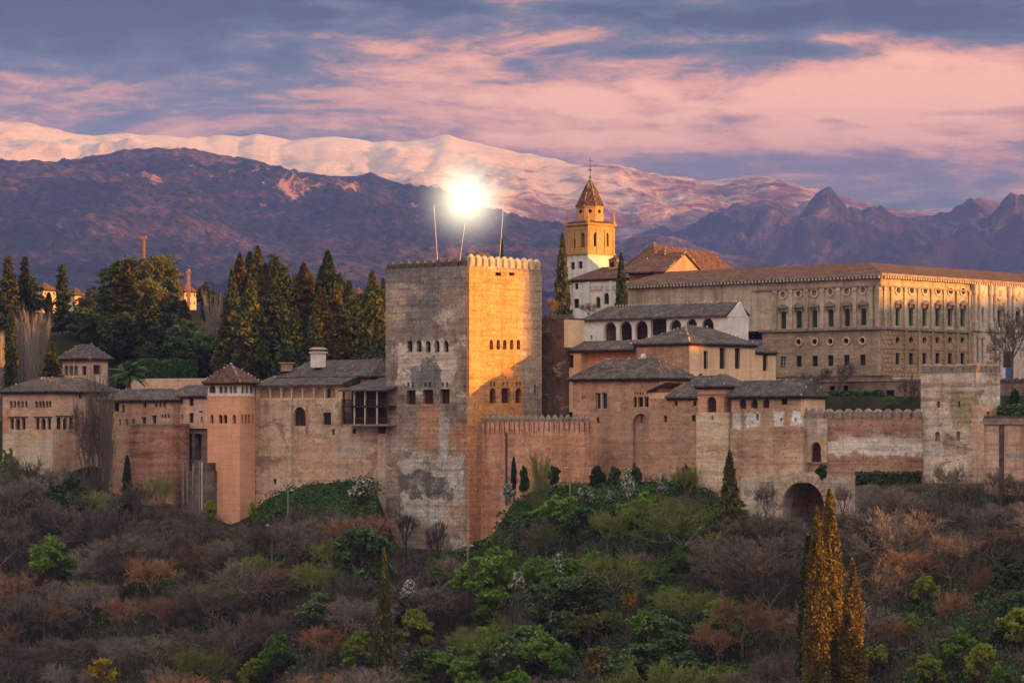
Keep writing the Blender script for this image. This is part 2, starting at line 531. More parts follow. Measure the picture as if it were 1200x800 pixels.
wall_mat('red_wall', (.30, .15, .10), (.40, .215, .15), (.47, .28, .205), patch=(.50, .34, .25), pth=.63, strata=.75, streak=.35, fine=.3, holes=.8, mottle=.75, seed=14)
wall_mat('stair_stone', (.13, .11, .10), (.21, .18, .16), patch=(.10, .085, .075), strata=.5, streak=.6, fine=.3, seed=15)
wall_mat('oratory_stone', (.48, .38, .27), (.60, .49, .36), (.64, .54, .42), patch=(.40, .255, .18), pth=.60, strata=.5, streak=.40, fine=.34, seed=16)
wall_mat('wing_wall', (.35, .235, .17), (.47, .32, .23), (.52, .385, .295), patch=(.42, .29, .21), pth=.58, strata=.6, streak=.25, fine=.32, holes=.8, mottle=.75, seed=17, zones=[
    ((.72, .72, .73), .95, (-12.0, -10.4), (-1, 1), (6.8, 9.1), 1.3), ((.72, .72, .73), .95, (-9.8, -6.9), (-1, 1), (6.8, 9.2), 1.6),
    ((.74, .74, .75), .95, (-4.8, -2.9), (-1, 1), (6.9, 9.2), 1.0), ((.74, .74, .75), .95, (-1.6, .3), (-1, 1), (6.9, 9.3), 1.1)])
wall_mat('curtain_wall', (.285, .165, .12), (.37, .235, .175), (.42, .29, .22), patch=(.44, .34, .27), pth=.62, strata=.8, streak=.40, fine=.36, holes=.8, mottle=.75, seed=18, stain=(0, 1.62, 8.0, 9, .13), zones=[
    ((.60, .575, .54), .95, (-18.5, 1), (-1, 1), (3.4, 5.6), 2.2), ((.56, .51, .47), .7, (-14, 1), (-1, 1), (5.2, 6.2), 1.2)])
wall_mat('far_tower_wall', (.36, .285, .235), (.56, .475, .40), (.66, .59, .51), patch=(.30, .215, .165), pth=.58, strata=.65, streak=.32, fine=.36, holes=.8, mottle=.75, seed=19, zones=[
    ((.24, .225, .09), .7, (-4.2, .5), (-1, .5), (8.2, 13.2), 2.6), ((.60, .57, .53), .8, (-10.5, -5.2), (-1, .5), (4.0, 9.0), 2.4),
    ((.34, .335, .20), .45, (-13, -8), (-1, .5), (3, 13), 3.0), ((.62, .40, .28), .85, (-.7, 1), (-1, 9), (-6, 11.8), 2.0)])
wall_mat('right_wall_stone', (.40, .27, .20), (.52, .37, .28), (.58, .45, .36), patch=(.34, .30, .27), pth=.56, strata=.45, streak=.65, fine=.3, seed=20)
wall_mat('bridge_stone', (.40, .34, .28), (.54, .465, .40), patch=(.30, .235, .19), pth=.56, strata=.4, streak=.45, fine=.34, seed=21)
wall_mat('palace_stone', (.34, .28, .215), (.46, .385, .30), (.54, .465, .37), patch=(.38, .285, .205), pth=.60, strata=.16, streak=.55, brick=(1.7, .75, .24), fine=.2, mottle=.5, seed=22)
wall_mat('palace_low', (.27, .205, .15), (.35, .275, .205), (.41, .33, .25), patch=(.30, .215, .155), pth=.60, strata=.22, streak=.3, brick=(1.5, .6, .55), fine=.28, seed=23)
wall_mat('rustic_stone', (.30, .205, .125), (.40, .285, .18), patch=(.27, .185, .115), pth=.62, strata=.12, streak=.3, fine=.24, mottle=.25, seed=24)
wall_mat('terrace_wall', (.16, .12, .095), (.25, .185, .145), patch=(.20, .15, .12), strata=.5, streak=.4, fine=.34, seed=25)
wall_mat('belfry_stone', (.39, .225, .085), (.49, .285, .11), patch=(.33, .18, .07), pth=.62, strata=.14, streak=.3, fine=.2, mottle=.25, seed=26)
wall_mat('church_white', (.55, .53, .50), (.68, .66, .63), patch=(.46, .42, .37), pth=.61, strata=.12, streak=.35, fine=.18, mottle=.25, seed=27)
M = MATS


def place(B, o, plane, val):
    """photograph pixel box (x0, x1, top, bottom) on a wall plane -> local (u0,u1,z0,z1)"""
    a = B.ray(o[0], o[3], plane, val)
    b = B.ray(o[1], o[2], plane, val)
    k = 0 if plane == 'y' else 1
    return (a[k], b[k], min(a[2], b[2]), max(a[2], b[2]))


class Bld:
    """A building whose nearest corner stands at a given spot; local x runs along the front towards the corner, local y along the side."""

    def __init__(s, name, label, cat, cpx, base, Y, ang=-42, group=None):
        s.base, s.Y, s.ang = base, Y, R(ang)
        s.root = thing(name, label, cat, P(cpx, base, Y), s.ang, group)
        s.inv = (Matrix.Translation(s.root.location) @ Matrix.Rotation(s.ang, 4, 'Z')).inverted()

    def ray(s, px, py, plane, val):
        o = s.inv @ Vector((0, 0, 0))
        d = s.inv.to_3x3() @ Vector(((px - 600) / F, 1, (HOR - py) / F))
        k = 0 if plane == 'y' else 1
        k = 1 if plane == 'y' else 0
        t_ = (val - o[k]) / d[k]
        return o + d * t_

    def fx(s, px, y=0.0):
        return s.ray(px, HOR, 'y', y)[0]

    def ry(s, px, x=0.0):
        return s.ray(px, HOR, 'x', x)[1]

    def z(s, py, extra=0.0):
        return (s.base - py) / F * (s.Y + extra) if not extra else ((HOR - py) * (s.Y + extra) - (HOR - s.base) * s.Y) / F

    def walls(s, x0, x1, y0, y1, z0, z1, mat, f=(), r=(), depth=.45, name='wall', win='window', back=True):
        mb = MB()
        fo, ro = [], []
        for lst, plane, val, out in ((f, 'y', y0, fo), (r, 'x', x1, ro)):
            for o in lst:
                q = place(s, o, plane, val)
                out.append((*q, o[4], o[5] if len(o) > 5 else 'dark'))
        mb.panel((0, y0, 0), (1, 0, 0), (0, -1, 0), x0, x1, z0, z1, [o[:5] for o in fo], depth)
        mb.panel((x1, 0, 0), (0, 1, 0), (1, 0, 0), y0, y1, z0, z1, [o[:5] for o in ro], depth)
        if back:
            mb.poly((x1, y1, z0), (x0, y1, z0), (x0, y1, z1), (x1, y1, z1))
        mb.poly((x0, y1, z0), (x0, y0, z0), (x0, y0, z1), (x0, y1, z1))
        mb.poly((x0, y0, z1), (x1, y0, z1), (x1, y1, z1), (x0, y1, z1))
        w = mb.build(name, mat, s.root)
        for lst, plane, val in ((fo, 'y', y0), (ro, 'x', x1)):
            for o in lst:
                s.window(plane, val, o, depth, win)
        return w

    def window(s, plane, val, o, depth, name='window'):
        u0, u1, z0, z1, kind, style = o
        if style == 'none':
            return
        W = (lambda u, d, z: (u, val + d, z)) if plane == 'y' else (lambda u, d, z: (val - d, u, z))
        bx = lambda mb, a, b, da, db, c, d: mb.box(*sorted((W(a, da, 0)[0], W(b, db, 0)[0])), *sorted((W(a, da, 0)[1], W(b, db, 0)[1])), c, d)
        w, h = u1 - u0, z1 - z0
        pm = {'dark': 'dark_void', 'glass': 'dark_glass', 'blue': 'pale_glass', 'green': 'green_wood', 'red': 'red_wood', 'wood': 'dark_wood', 'pair': 'dark_glass', 'wall': 'rustic_stone', 'stone': 'pale_stone'}[style]
        e = .12
        pane = MB()
        bx(pane, u0 - e, u1 + e, depth + .012, depth + .10, z0 - e, z1 + e)
        if style in ('dark', 'stone', 'wall') and w < .8:
            pane.build(name, M[pm], s.root)
            return
        fr = MB()
        t_ = min(.11, w * .09)
        d0, d1 = depth - .10, depth - .02
        for a, b, c, d in ((u0 + .003, u0 + t_, z0 + .003, z1 - .003), (u1 - t_, u1 - .003, z0 + .003, z1 - .003), (u0 + t_, u1 - t_, z0 + .003, z0 + t_), (u0 + t_, u1 - t_, z1 - t_, z1 - .003)):
            if kind == 'r':
                bx(fr, a, b, d0, d1, c, d)
        if style in ('pair',):
            cu = (u0 + u1) / 2
            bx(fr, cu - .12, cu + .12, .02, d1, z0, z1)
        elif style in ('glass', 'green', 'red', 'wood', 'blue'):
            cu = (u0 + u1) / 2
            bx(fr, cu - t_ * .5, cu + t_ * .5, d0 + .01, d1 - .01, z0, z1 - (w * .1 if kind == 'a' else 0))
            for q in (.36, .68):
                zz = z0 + h * q
                bx(fr, u0 + .003, u1 - .003, d0 + .02, d1 - .015, zz - t_ * .35, zz + t_ * .35)
        if not fr.v:
            pane.build(name, M[pm], s.root)
            return
        fo = fr.build(name, M['pale_stone'] if style == 'pair' else M['green_wood'] if style == 'green' else M['dark_wood'], s.root)
        pane.build('pane', M[pm], fo)

    def roof(s, x0, x1, y0, y1, z, h, over=.7, mat='old_tiles', ridge=None, gable=(), name='roof', fascia=.22, caps=True, along=None):
        """hip roof (gable: ends 'x0','x1','y0','y1' left upright)"""
        x0, x1, y0, y1 = x0 - over, x1 + over, y0 - over, y1 + over
        lx, ly = x1 - x0, y1 - y0
        ax = along or ('x' if lx >= ly else 'y')
        if ax == 'x':
            ins = ly / 2 if ridge is None else (lx - ridge) / 2
            ins = min(ins, lx / 2 - .01)
            a = (x0 + (0 if 'x0' in gable else ins), (y0 + y1) / 2, z + h)
            b = (x1 - (0 if 'x1' in gable else ins), (y0 + y1) / 2, z + h)
        else:
            ins = lx / 2 if ridge is None else (ly - ridge) / 2
            ins = min(ins, ly / 2 - .01)
            a = ((x0 + x1) / 2, y0 + (0 if 'y0' in gable else ins), z + h)
            b = ((x0 + x1) / 2, y1 - (0 if 'y1' in gable else ins), z + h)
        c = [(x0, y0, z), (x1, y0, z), (x1, y1, z), (x0, y1, z)]
        mb = MB()
        if ax == 'x':
            mb.poly(c[0], c[1], b, a)
            mb.poly(c[2], c[3], a, b)
            mb.poly(c[1], c[2], b)
            mb.poly(c[3], c[0], a)
            hips = [(c[0], a), (c[3], a), (c[1], b), (c[2], b)]
        else:
            mb.poly(c[1], c[2], b, a)
            mb.poly(c[3], c[0], a, b)
            mb.poly(c[0], c[1], a)
            mb.poly(c[2], c[3], b)
            hips = [(c[0], a), (c[1], a), (c[2], b), (c[3], b)]
        low = [(p[0], p[1], p[2] - fascia) for p in c]
        for i in range(4):
            j = (i + 1) % 4
            mb.poly(low[i], low[j], c[j], c[i])
        mb.poly(*reversed(low))
        r = mb.build(name, M[mat], s.root)
        if caps:
            s.caps(hips + [(a, b)], r, keep=caps if isinstance(caps, float) else .22, size=.16 if isinstance(caps, float) else .12)
        ev = MB()      # dark eaves boards just under the tiles
        i_ = .25
        ev.box(x0 + i_, x1 - i_, y0 + i_, y1 - i_, z - fascia - .28, z - fascia - .004)
        ev.build('eaves', M['dark_wood'], s.root)
        return r

    def caps(s, lines, parent, mat='ridge_mortar', step=.62, size=.16, keep=.65):
        mb = MB()
        for p, q in lines:
            p, q = Vector(p), Vector(q)
            n_ = int((q - p).length / step)
            for i in range(n_ + 1):
                c = p.lerp(q, i / max(1, n_)) + Vector((0, 0, .05))
                k = size * RNG.uniform(.7, 1.15)
                if RNG.random() > keep:
                    continue
                mb.lathe(c, [(k, -.1), (k * .8, k * .6), (k * .3, k)], 5)
        if mb.v:
            mb.build('ridge_tiles', M[mat], parent)

    def box(s, name, x0, x1, y0, y1, z0, z1, mat, parent=None):
        mb = MB()
        mb.box(x0, x1, y0, y1, z0, z1)
        return mb.build(name, M[mat], parent or s.root)

    def merlons(s, p0, p1, n, w, d, h, mat, cap=.35, gap0=0.0, inward=(0, 1)):
        """n pyramidal-topped merlons from p0 to p1 (local), each a mesh of its own; w along the wall"""
        p0, p1 = Vector(p0), Vector(p1)
        u = (p1 - p0).normalized()
        v = Vector((inward[0], inward[1], 0))
        proto = None
        for i in range(n):
            c = p0.lerp(p1, (i + .5) / n)
            hh = h * RNG.uniform(.93, 1.04)
            k = RNG.uniform(.94, 1.04)
            loop = lambda a, b, z: [c + u * (-w / 2 * a) + v * (d / 2 - d / 2 * b) + Vector((0, 0, z)), c + u * (w / 2 * a) + v * (d / 2 - d / 2 * b) + Vector((0, 0, z)),
                                    c + u * (w / 2 * a) + v * (d / 2 + d / 2 * b) + Vector((0, 0, z)), c + u * (-w / 2 * a) + v * (d / 2 + d / 2 * b) + Vector((0, 0, z))]
            mb = MB()
            mb.ring([loop(k, 1, -.004), loop(k, 1, hh * (1 - cap)), loop(k * 1.06, 1.06, hh * (1 - cap) + .003), loop(k * .3, .3, hh)])
            mb.build('merlon', M[mat], s.root)

# ================================================================== BUILDINGS
# ---- the great tower
B = Bld('stone_tower', 'huge square battlemented tower with grey patched front and sunlit orange side', 'tower', 550, 640, 450, -41.5)
X0, Y1, ZT = B.fx(452), B.ry(635), B.z(311)
fw = [(a, a + 6, 399, 412.5, 'a', 'dark') for a in (477.3, 488, 498.6, 509, 519.6)]
fw += [(a - 1.3, a + 1.3, 447.5, 453.5, 'a', 'dark') for a in (478.5, 483.7, 498.3, 503.9, 518.8, 524)]
fw += [(476.7, 487, 457, 473.7, 'r', 'red'), (495.7, 507.6, 456.3, 473.2, 'r', 'red'), (516, 527, 455.6, 472.8, 'r', 'red')]
rw = [(a, a + 4.2, 398, 409.5, 'a', 'dark') for a in (573.7, 581.8, 589.5, 597.6, 605.4)]
rw += [(a - 1, a + 1, 447, 452.5, 'a', 'dark') for a in (575.6, 579.2, 590.2, 594.4, 605.7, 609.5)]
rw += [(573.9, 581, 454.5, 472.3, 'a', 'red'), (588, 597.5, 454.5, 472.3, 'r', 'red'), (604, 611.5, 454.5, 472.3, 'a', 'red'), (626, 628, 450, 463, 'r', 'dark')]
rw += [(580.5, 587.5, 319.4, 323, 'r', 'dark'), (596.5, 603, 319.4, 323, 'r', 'dark')]
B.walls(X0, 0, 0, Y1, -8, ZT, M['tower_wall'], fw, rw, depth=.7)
B.merlons((X0, 0, ZT), (-.6, 0, ZT), 10, 1.45, .8, 1.25, 'black_stone', cap=.45)
B.merlons((0, 0, ZT), (0, Y1, ZT), 11, 1.02, .8, 1.75, 'warm_stone', cap=.3, inward=(-1, 0))
B.merlons((X0, Y1, ZT), (0, Y1, ZT), 10, 1.4, .8, 1.3, 'black_stone', cap=.45, inward=(0, -1))
B.box('parapet_stair_hut', -8.5, -5.6, 8.5, 11.0, ZT, ZT + 2.6, 'black_stone')
mb = MB()
mb.box(B.fx(443) - .3, X0 - .003, .25, 9, -8, B.z(508))
mb.build('buttress', M['tower_foot'], B.root)
TOWER = B

# thin roof poles, and an added glowing ball standing in for the sun's glare
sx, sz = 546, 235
glare_c = P(546, 234, 458)
t_ = thing('roof_pole_frame', 'thin white pole frame standing on the roof of the great tower', 'frame', P(546, 311, 458))
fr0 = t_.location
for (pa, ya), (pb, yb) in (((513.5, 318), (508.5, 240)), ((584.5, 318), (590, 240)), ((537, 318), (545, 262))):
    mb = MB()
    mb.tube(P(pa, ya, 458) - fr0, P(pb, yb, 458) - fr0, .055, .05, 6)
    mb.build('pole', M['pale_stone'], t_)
m, n = mat_begin('sun_glare')
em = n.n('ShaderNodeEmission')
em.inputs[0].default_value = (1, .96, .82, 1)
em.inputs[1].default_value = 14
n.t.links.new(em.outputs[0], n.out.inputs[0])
t_ = thing('sun_glare_ball', 'added glowing ball standing in for the sun glare above the great tower', 'light', glare_c)
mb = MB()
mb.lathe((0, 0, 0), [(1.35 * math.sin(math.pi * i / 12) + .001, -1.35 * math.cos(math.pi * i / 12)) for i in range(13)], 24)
mb.build('glare_core', M['sun_glare'], t_, True)
m = bpy.data.materials.new('sun_glare_halo')  # emissive volume paints the sun's glow into the air around the ball
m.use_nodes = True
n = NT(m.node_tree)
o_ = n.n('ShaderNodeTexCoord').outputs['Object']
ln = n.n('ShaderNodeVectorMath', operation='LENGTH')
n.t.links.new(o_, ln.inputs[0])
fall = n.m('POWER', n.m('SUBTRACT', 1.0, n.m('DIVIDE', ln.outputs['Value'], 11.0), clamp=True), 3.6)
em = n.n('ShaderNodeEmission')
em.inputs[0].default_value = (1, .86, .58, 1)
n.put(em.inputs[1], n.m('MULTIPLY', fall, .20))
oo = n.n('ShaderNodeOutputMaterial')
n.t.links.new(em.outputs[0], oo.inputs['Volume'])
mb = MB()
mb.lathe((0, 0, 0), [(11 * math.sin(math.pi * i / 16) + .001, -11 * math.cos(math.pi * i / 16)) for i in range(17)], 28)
mb.build('painted_halo', m, t_, True)

# ---- wall with pointed dark-stained merlons, from the great tower to the brick hall
B = Bld('battlement_wall', 'orange wall with black streaked merlons running from the great tower to the brick hall', 'wall', 692, 563, 437)
X0 = B.fx(555)
ZT = B.z(494)
B.walls(X0, 0, 0, 1.6, -12, ZT, M['streaked_wall'])
B.merlons((X0 + .3, 0, ZT), (-.2, 0, ZT), 18, .78, .55, 1.15, 'grey_stone', cap=.6)
mb = MB()
for i in range(18):       # run-off stains below the gaps are soot-black crusts of their own
    pass
B.box('drain_pipe', B.fx(594) - .12, B.fx(594) + .12, -.28, -.03, -4, B.z(507), 'iron')

# ---- dark ruined block
B = Bld('ruined_block', 'dark crumbling masonry block with an orange plastered side right of the great tower', 'ruin', 661, 500, 462)
B.walls(B.fx(628), 0, 0, B.ry(684), -4, B.z(372), M['ruin_wall'])
mb = MB()
mb.box(.003, .16, .02, B.ry(684) - .02, B.z(407), B.z(374.5))
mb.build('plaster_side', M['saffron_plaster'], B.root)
mb = MB()
for i in range(26):
    x = RNG.uniform(B.fx(628), -.4)
    y = RNG.uniform(.1, 3)
    k = RNG.uniform(.3, .7)
    mb.ring([[(x + k * math.cos(q), y + k * math.sin(q), B.z(372) - .2) for q in (0, 1.3, 2.5, 3.9, 5.2)], [(x + k * .5 * math.cos(q), y + k * .5 * math.sin(q), B.z(372) + RNG.uniform(.2, .7)) for q in (0, 1.3, 2.5, 3.9, 5.2)]])
mb.build('broken_top', M['black_stone'], B.root)

# ---- low wing with a single window, between the ruin and the saffron house
B = Bld('low_wing', 'low ochre wing with one small window left of the saffron house', 'house wing', 747, 445, 455)
X0 = B.fx(681, 0)
B.walls(X0, 0, 0, 6, -5, B.z(408), M['orange_wall'])
B.walls(B.fx(660, -1.2), B.fx(681, -1.2), -1.2, 4, -5, B.z(409.5), M['saffron_plaster'], f=[(663.5, 672, 415.7, 430.8, 'r', 'wood')])
B.roof(B.fx(660, -1.2), 0, -1.2, 6, B.z(408.6), 1.5, .5, ridge=14)

# ---- portico
B = Bld('white_portico', 'white arcaded portico with slender columns under a long grey roof', 'portico', 851, 402, 468)
X0, ZT = B.fx(685), B.z(370)
D = 5.5
arc = [(707.8, 722, 377, 399.5, 'a', 'none'), (726.2, 740.5, 376, 399, 'a', 'none'), (744.2, 759, 375.4, 399, 'a', 'none'), (762.6, 781, 373.4, 399, 'r', 'none'),
       (784.7, 798.7, 374.3, 399, 'a', 'none'), (804.3, 816.9, 373.4, 399, 'a', 'none'), (822.4, 836.3, 372.6, 399, 'a', 'none'), (692, 694.3, 393, 397.6, 'r', 'none')]
B.walls(X0, 0, 0, .6, -3, ZT - .02, M['white_plaster'], arc, depth=.58, back=False)
mb = MB()
mb.box(X0 + .02, -.02, D - .3, D, -3, ZT)
mb.build('back_wall_panel', M['terrace_wall'], B.root)
for a, b in ((B.fx(684.5, -.02), B.fx(707, -.02)), (B.fx(842, -.02), -.02)):
    B.box('white_pier', a, b, -.03, .5, -3, ZT - .25, 'white_plaster') if b > -1 else None
mb = MB()
mb.panel((0, -.03, 0), (1, 0, 0), (0, -1, 0), B.fx(685), B.fx(706.8), -3, ZT - .25, [(*place(B, (691.8, 694.5, 393, 398), 'y', -.03), 'r')], .5)
mb.build('white_pier', M['white_plaster'], B.root)
for px in (724.1, 742.3, 761, 782.8, 801.5, 819.6):
    x = B.fx(px)
    mb = MB()
    mb.lathe((x, .3, 0), [(.22, B.z(400, 8)), (.17, B.z(399, 8)), (.15, B.z(386, 8)), (.34, B.z(383.5, 8)), (.36, B.z(381.5, 8))], 10)
    mb.build('column', M['white_plaster'], B.root)
mb = MB()      # roof: one slope seen, upright white gable on the near end
o = .55
ry, rz = D * .62, B.z(352.5)
e0, e1 = (X0 - o, -o, B.z(369)), (.35, -o, B.z(369))
r0, r1 = (X0 + 2.4, ry, rz), (.0, ry, rz)
b0, b1 = (X0 - o, D + o, B.z(369)), (.35, D + o, B.z(369))
mb.poly(e0, e1, r1, r0)
mb.poly(b1, b0, r0, r1)
mb.poly(b0, e0, r0)
mb.poly(tuple(Vector(e0) - Vector((0, 0, .25))), tuple(Vector(e1) - Vector((0, 0, .25))), e1, e0)
mb.poly(tuple(Vector(b0) - Vector((0, 0, .25))), tuple(Vector(b1) - Vector((0, 0, .25))), tuple(Vector(e1) - Vector((0, 0, .25))), tuple(Vector(e0) - Vector((0, 0, .25))))
rf = mb.build('roof', M['old_tiles'], B.root)
B.caps([(r0, r1)], rf)
B.box('eaves', X0 - .4, .25, -.4, D, B.z(370.8), B.z(369) - .26, 'dark_wood')
mb = MB()
gx0, gx1 = .02, .3
for gx in (gx0, gx1):
    pass
mb.ring([[(gx0, 0, -3), (gx1, 0, -3), (gx1, D, -3), (gx0, D, -3)], [(gx0, 0, B.z(371)), (gx1, 0, B.z(371)), (gx1, D, B.z(371)), (gx0, D, B.z(371))], [(gx0, ry - .1, rz - .05), (gx1, ry - .1, rz - .05), (gx1, ry + .1, rz - .05), (gx0, ry + .1, rz - .05)]])
mb.build('gable', M['white_plaster'], B.root)

# ---- saffron house
B = Bld('saffron_house', 'saffron plastered house with three tall windows and a white-dotted ridge', 'house', 808, 470, 447)
X0, Y1 = B.fx(746), B.ry(885)
B.walls(X0, 0, 0, Y1, -4, B.z(401), M['saffron_plaster'], r=[(824.6, 829.5, 411, 432, 'r', 'wood'), (843.3, 850, 407.6, 432, 'r', 'wood'), (861.3, 867.6, 408, 432, 'r', 'wood'), (818.5, 823.8, 437.4, 447, 'o', 'dark')])
mb = MB()
mb.box(X0 + .01, -.02, -.14, -.003, -4, B.z(401) - .3)
mb.build('brick_front', M['brown_brick'], B.root)
B.roof(X0, 0, 0, Y1, B.z(401), B.z(381) - B.z(402), .6, ridge=5.5, caps=.7)
z1 = B.z(409)
B.walls(-8, -.9, Y1 - .01, B.ry(909, -.9), -4, z1, M['saffron_plaster'], r=[(894, 899.6, 414, 434.5, 'r', 'wood')], name='annex_wall')
B.roof(-8, -.9, Y1 + .4, B.ry(909, -.9), z1, 1.7, .4, name='annex_roof')
mb = MB()
mb.lathe((B.fx(755.5, -.2), -.5, B.z(418)), [(.05, -.5), (.45, -.25), (.5, .2), (.3, .6), (.05, .65)], 10)
mb.build('stone_urn', M['white_plaster'], B.root)

# ---- brick hall
B = Bld('brick_hall', 'brick hall with hipped roof, four slit windows and a blind arch at its foot', 'hall', 773, 563, 437)
X0, Y1, ZT = B.fx(671), B.ry(812), B.z(441)
Bf = [(697.7, 711.5, 460, 479.5, 'r', 'pair'), (742.3, 746.3, 465, 476.5, 'r', 'glass'), (747.6, 753.5, 465, 476.5, 'r', 'glass'), (755.4, 761.6, 465, 476.5, 'r', 'glass'), (763.4, 769.8, 465, 476.5, 'r', 'glass'),
      (698.6, 702.3, 488, 495.6, 'a', 'dark'), (741.5, 760.3, 484.5, 563, 'a', 'none'), (682, 683.8, 463, 467.5, 'r', 'dark'), (685, 686.5, 463, 467.5, 'r', 'dark')]
Bf += [(a, a + 1.8, 459, 462, 'a', 'dark') for a in (743, 746, 749.5, 752.5, 757.5, 760.5, 765, 768)]
B.walls(X0, 0, 0, Y1, -10, ZT, M['hall_wall'], f=Bf, depth=.5)
q = place(B, (741.5, 760.3, 484.5, 563), 'y', 0)
mb = MB()
mb.panel((0, .5, 0), (1, 0, 0), (0, -1, 0), q[0] - .3, q[1] + .3, -8, q[3] + .3, [(*place(B, (750.5, 753.8, 486, 495), 'y', .5), 'r')], .3)
mb.box(q[0], q[1], .82, .9, q[3] - 3, q[3])
mb.build('blind_arch', M['hall_wall'], B.root)
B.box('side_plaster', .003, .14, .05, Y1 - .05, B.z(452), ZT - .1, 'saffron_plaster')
B.box('stone_panel', B.fx(720.5), B.fx(728), -.09, -.003, B.z(482.5), B.z(469.8), 'warm_stone')
mb = MB()
c = B.ray(764, 487, 'y', 0)
mb.ring([[(c[0] - .8, -.003, c[2]), (c[0] + .8, -.003, c[2]), (c[0] + .8, -.7, c[2]), (c[0] - .8, -.7, c[2])], [(c[0] - .1, -.003, c[2] + 1.2), (c[0] + .1, -.003, c[2] + 1.2), (c[0] + .1, -.1, c[2] + 1.2), (c[0] - .1, -.1, c[2] + 1.2)]])
mb.build('oriel_hood', M['grey_stone'], B.root)
B.roof(X0, 0, 0, Y1, B.z(442), B.z(420) - B.z(443.5), .75, ridge=10.5)
BH = B

# ---- buttress wing between hall and oratory tower
B = Bld('buttress_house', 'narrow orange house wedged between the brick hall and the oratory tower', 'house', 818, 563, 431)
X0, ZT = B.fx(760), B.z(466)
B.walls(X0, 0, 0, 5, -10, ZT - .02, M['hall_wall'], f=[(777.8, 781.6, 486.5, 494.6, 'a', 'dark'), (790.5, 794, 469.5, 475.5, 'r', 'wood'), (812, 816, 469.5, 475.5, 'r', 'wood'), (810.5, 815, 486, 493.5, 'r', 'wood')])
mb = MB()
zz = B.z(464.5)
mb.poly((X0 + 3.5, -.5, zz), (.3, -.5, zz), (.3, 5, zz + 3.2), (X0 + 5.4, 5, zz + 3.2))
mb.poly((X0 + 3.5, 6, zz), (X0 + 3.5, -.5, zz), (X0 + 5.4, 5, zz + 3.2))
mb.poly((X0 + 3.5, -.5, zz - .25), (.3, -.5, zz - .25), (.3, -.5, zz), (X0 + 3.5, -.5, zz))
mb.poly((.3, -.5, zz - .25), (X0 + 3.5, -.5, zz - .25), (X0 + 3.5, 6, zz - .25), (.3, 6, zz - .25))
rf = mb.build('roof', M['old_tiles'], B.root)
B.box('eaves', X0 + 3.7, .25, -.25, 4, zz - .5, zz - .26, 'dark_wood')
mb = MB()     # sloping shoulder roof beside the hall
mb.ring([[(X0 - .2, -.3, B.z(459)), (X0 + 3.4, -.3, B.z(449)), (X0 + 3.4, 4, B.z(449)), (X0 - .2, 4, B.z(459))], [(X0 - .2, -.3, B.z(457.4)), (X0 + 3.4, -.3, B.z(447.4)), (X0 + 3.4, 4, B.z(447.4)), (X0 - .2, 4, B.z(457.4))]])
mb.build('shoulder_roof', M['brown_tiles'], B.root)
B.box('shoulder_wall', X0, X0 + 3.4, .1, 4, ZT - .3, B.z(459.5), 'saffron_plaster')

# ---- oratory tower
B = Bld('oratory_tower', 'small square tower with pyramid roof, one arched opening and a rough stone foot', 'tower', 853, 578, 420)
X0 = B.fx(816)
zm, ZT = B.z(483), B.z(451.5)
B.walls(X0, 0, 0, 8, -8, zm, M['oratory_stone'], f=[(833.5, 836, 487, 492, 'r', 'dark')], name='foot_wall')
x0, x1 = X0 + .15, B.fx(848.5, .2)
B.walls(x0, x1, .2, 8, zm, ZT, M['orange_wall'], f=[(828, 839.5, 464.5, 483, 'a', 'red')], name='upper_wall')
B.box('string_course', x0 - .1, x1 + .1, .08, 7.9, B.z(462.5), B.z(461), 'grey_stone')
B.roof(x0, x1, .2, 5.8, ZT, B.z(437.5) - B.z(453), .55, ridge=.1)

# ---- east wing with three arched windows
B = Bld('arched_wing', 'long low wing with three arched shutters and white peeling plaster on its wall', 'house wing', 938, 557, 412)
X0, Y1, ZT = B.fx(857), B.ry(966), B.z(462)
f = [(866.5, 874.3, 467.6, 478.6, 'a', 'red'), (880, 888, 467.3, 478.3, 'a', 'red'), (894, 901.6, 467, 478, 'a', 'red'), (915.6, 922.8, 463.6, 474, 'r', 'wood'), (885.8, 889, 484.6, 492.4, 'r', 'dark'), (914, 916.5, 489.5, 493.5, 'r', 'dark'), (931, 933.4, 489.5, 493.5, 'r', 'dark')]
B.walls(X0, 0, 0, Y1, B.z(502), ZT, M['wing_wall'], f=f)
B.walls(X0, B.fx(940.5, -.25), -.25, 3, -8, B.z(502), M['wing_wall'], name='foot_wall')
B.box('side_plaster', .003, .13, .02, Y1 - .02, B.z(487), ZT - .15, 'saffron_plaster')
B.roof(X0, 0, 0, Y1, ZT - .1, B.z(444.5) - B.z(463), .65, ridge=12)

# ---- crenellated curtain wall
B = Bld('curtain_wall', 'brown crenellated wall with a pale lime band and a walled doorway', 'wall', 1080, 563, 399.5)
X0, ZT = B.fx(940), B.z(489)
B.walls(X0, 0, 0, 1.8, -8, ZT, M['curtain_wall'], f=[(950.5, 962, 518, 541, 'a', 'red')], depth=.5)
B.merlons((B.fx(965), 0, ZT), (0, 0, ZT), 10, 1.28, .6, 1.25, 'grey_stone', cap=.35)
B.merlons((B.fx(938.5), -.25, ZT - .1), (B.fx(966), -.25, ZT - .1), 3, 1.3, .7, 1.55, 'grey_stone', cap=.5)
mb = MB()
mb.panel((0, -.3, 0), (1, 0, 0), (0, -1, 0), B.fx(941.5), B.fx(970), B.z(543), B.z(511), [(*place(B, (950, 962.6, 517.4, 543), 'y', -.3), 'a')], .3)
mb.panel((B.fx(970), -.3, 0), (0, 1, 0), (1, 0, 0), 0, .29, B.z(543), B.z(511), [], .3)
mb.build('door_surround', M['warm_stone'], B.root)
B.box('parapet_block', B.fx(940), B.fx(970), -.28, 0 - .003, B.z(511) + .003, ZT - .1, 'bridge_stone')

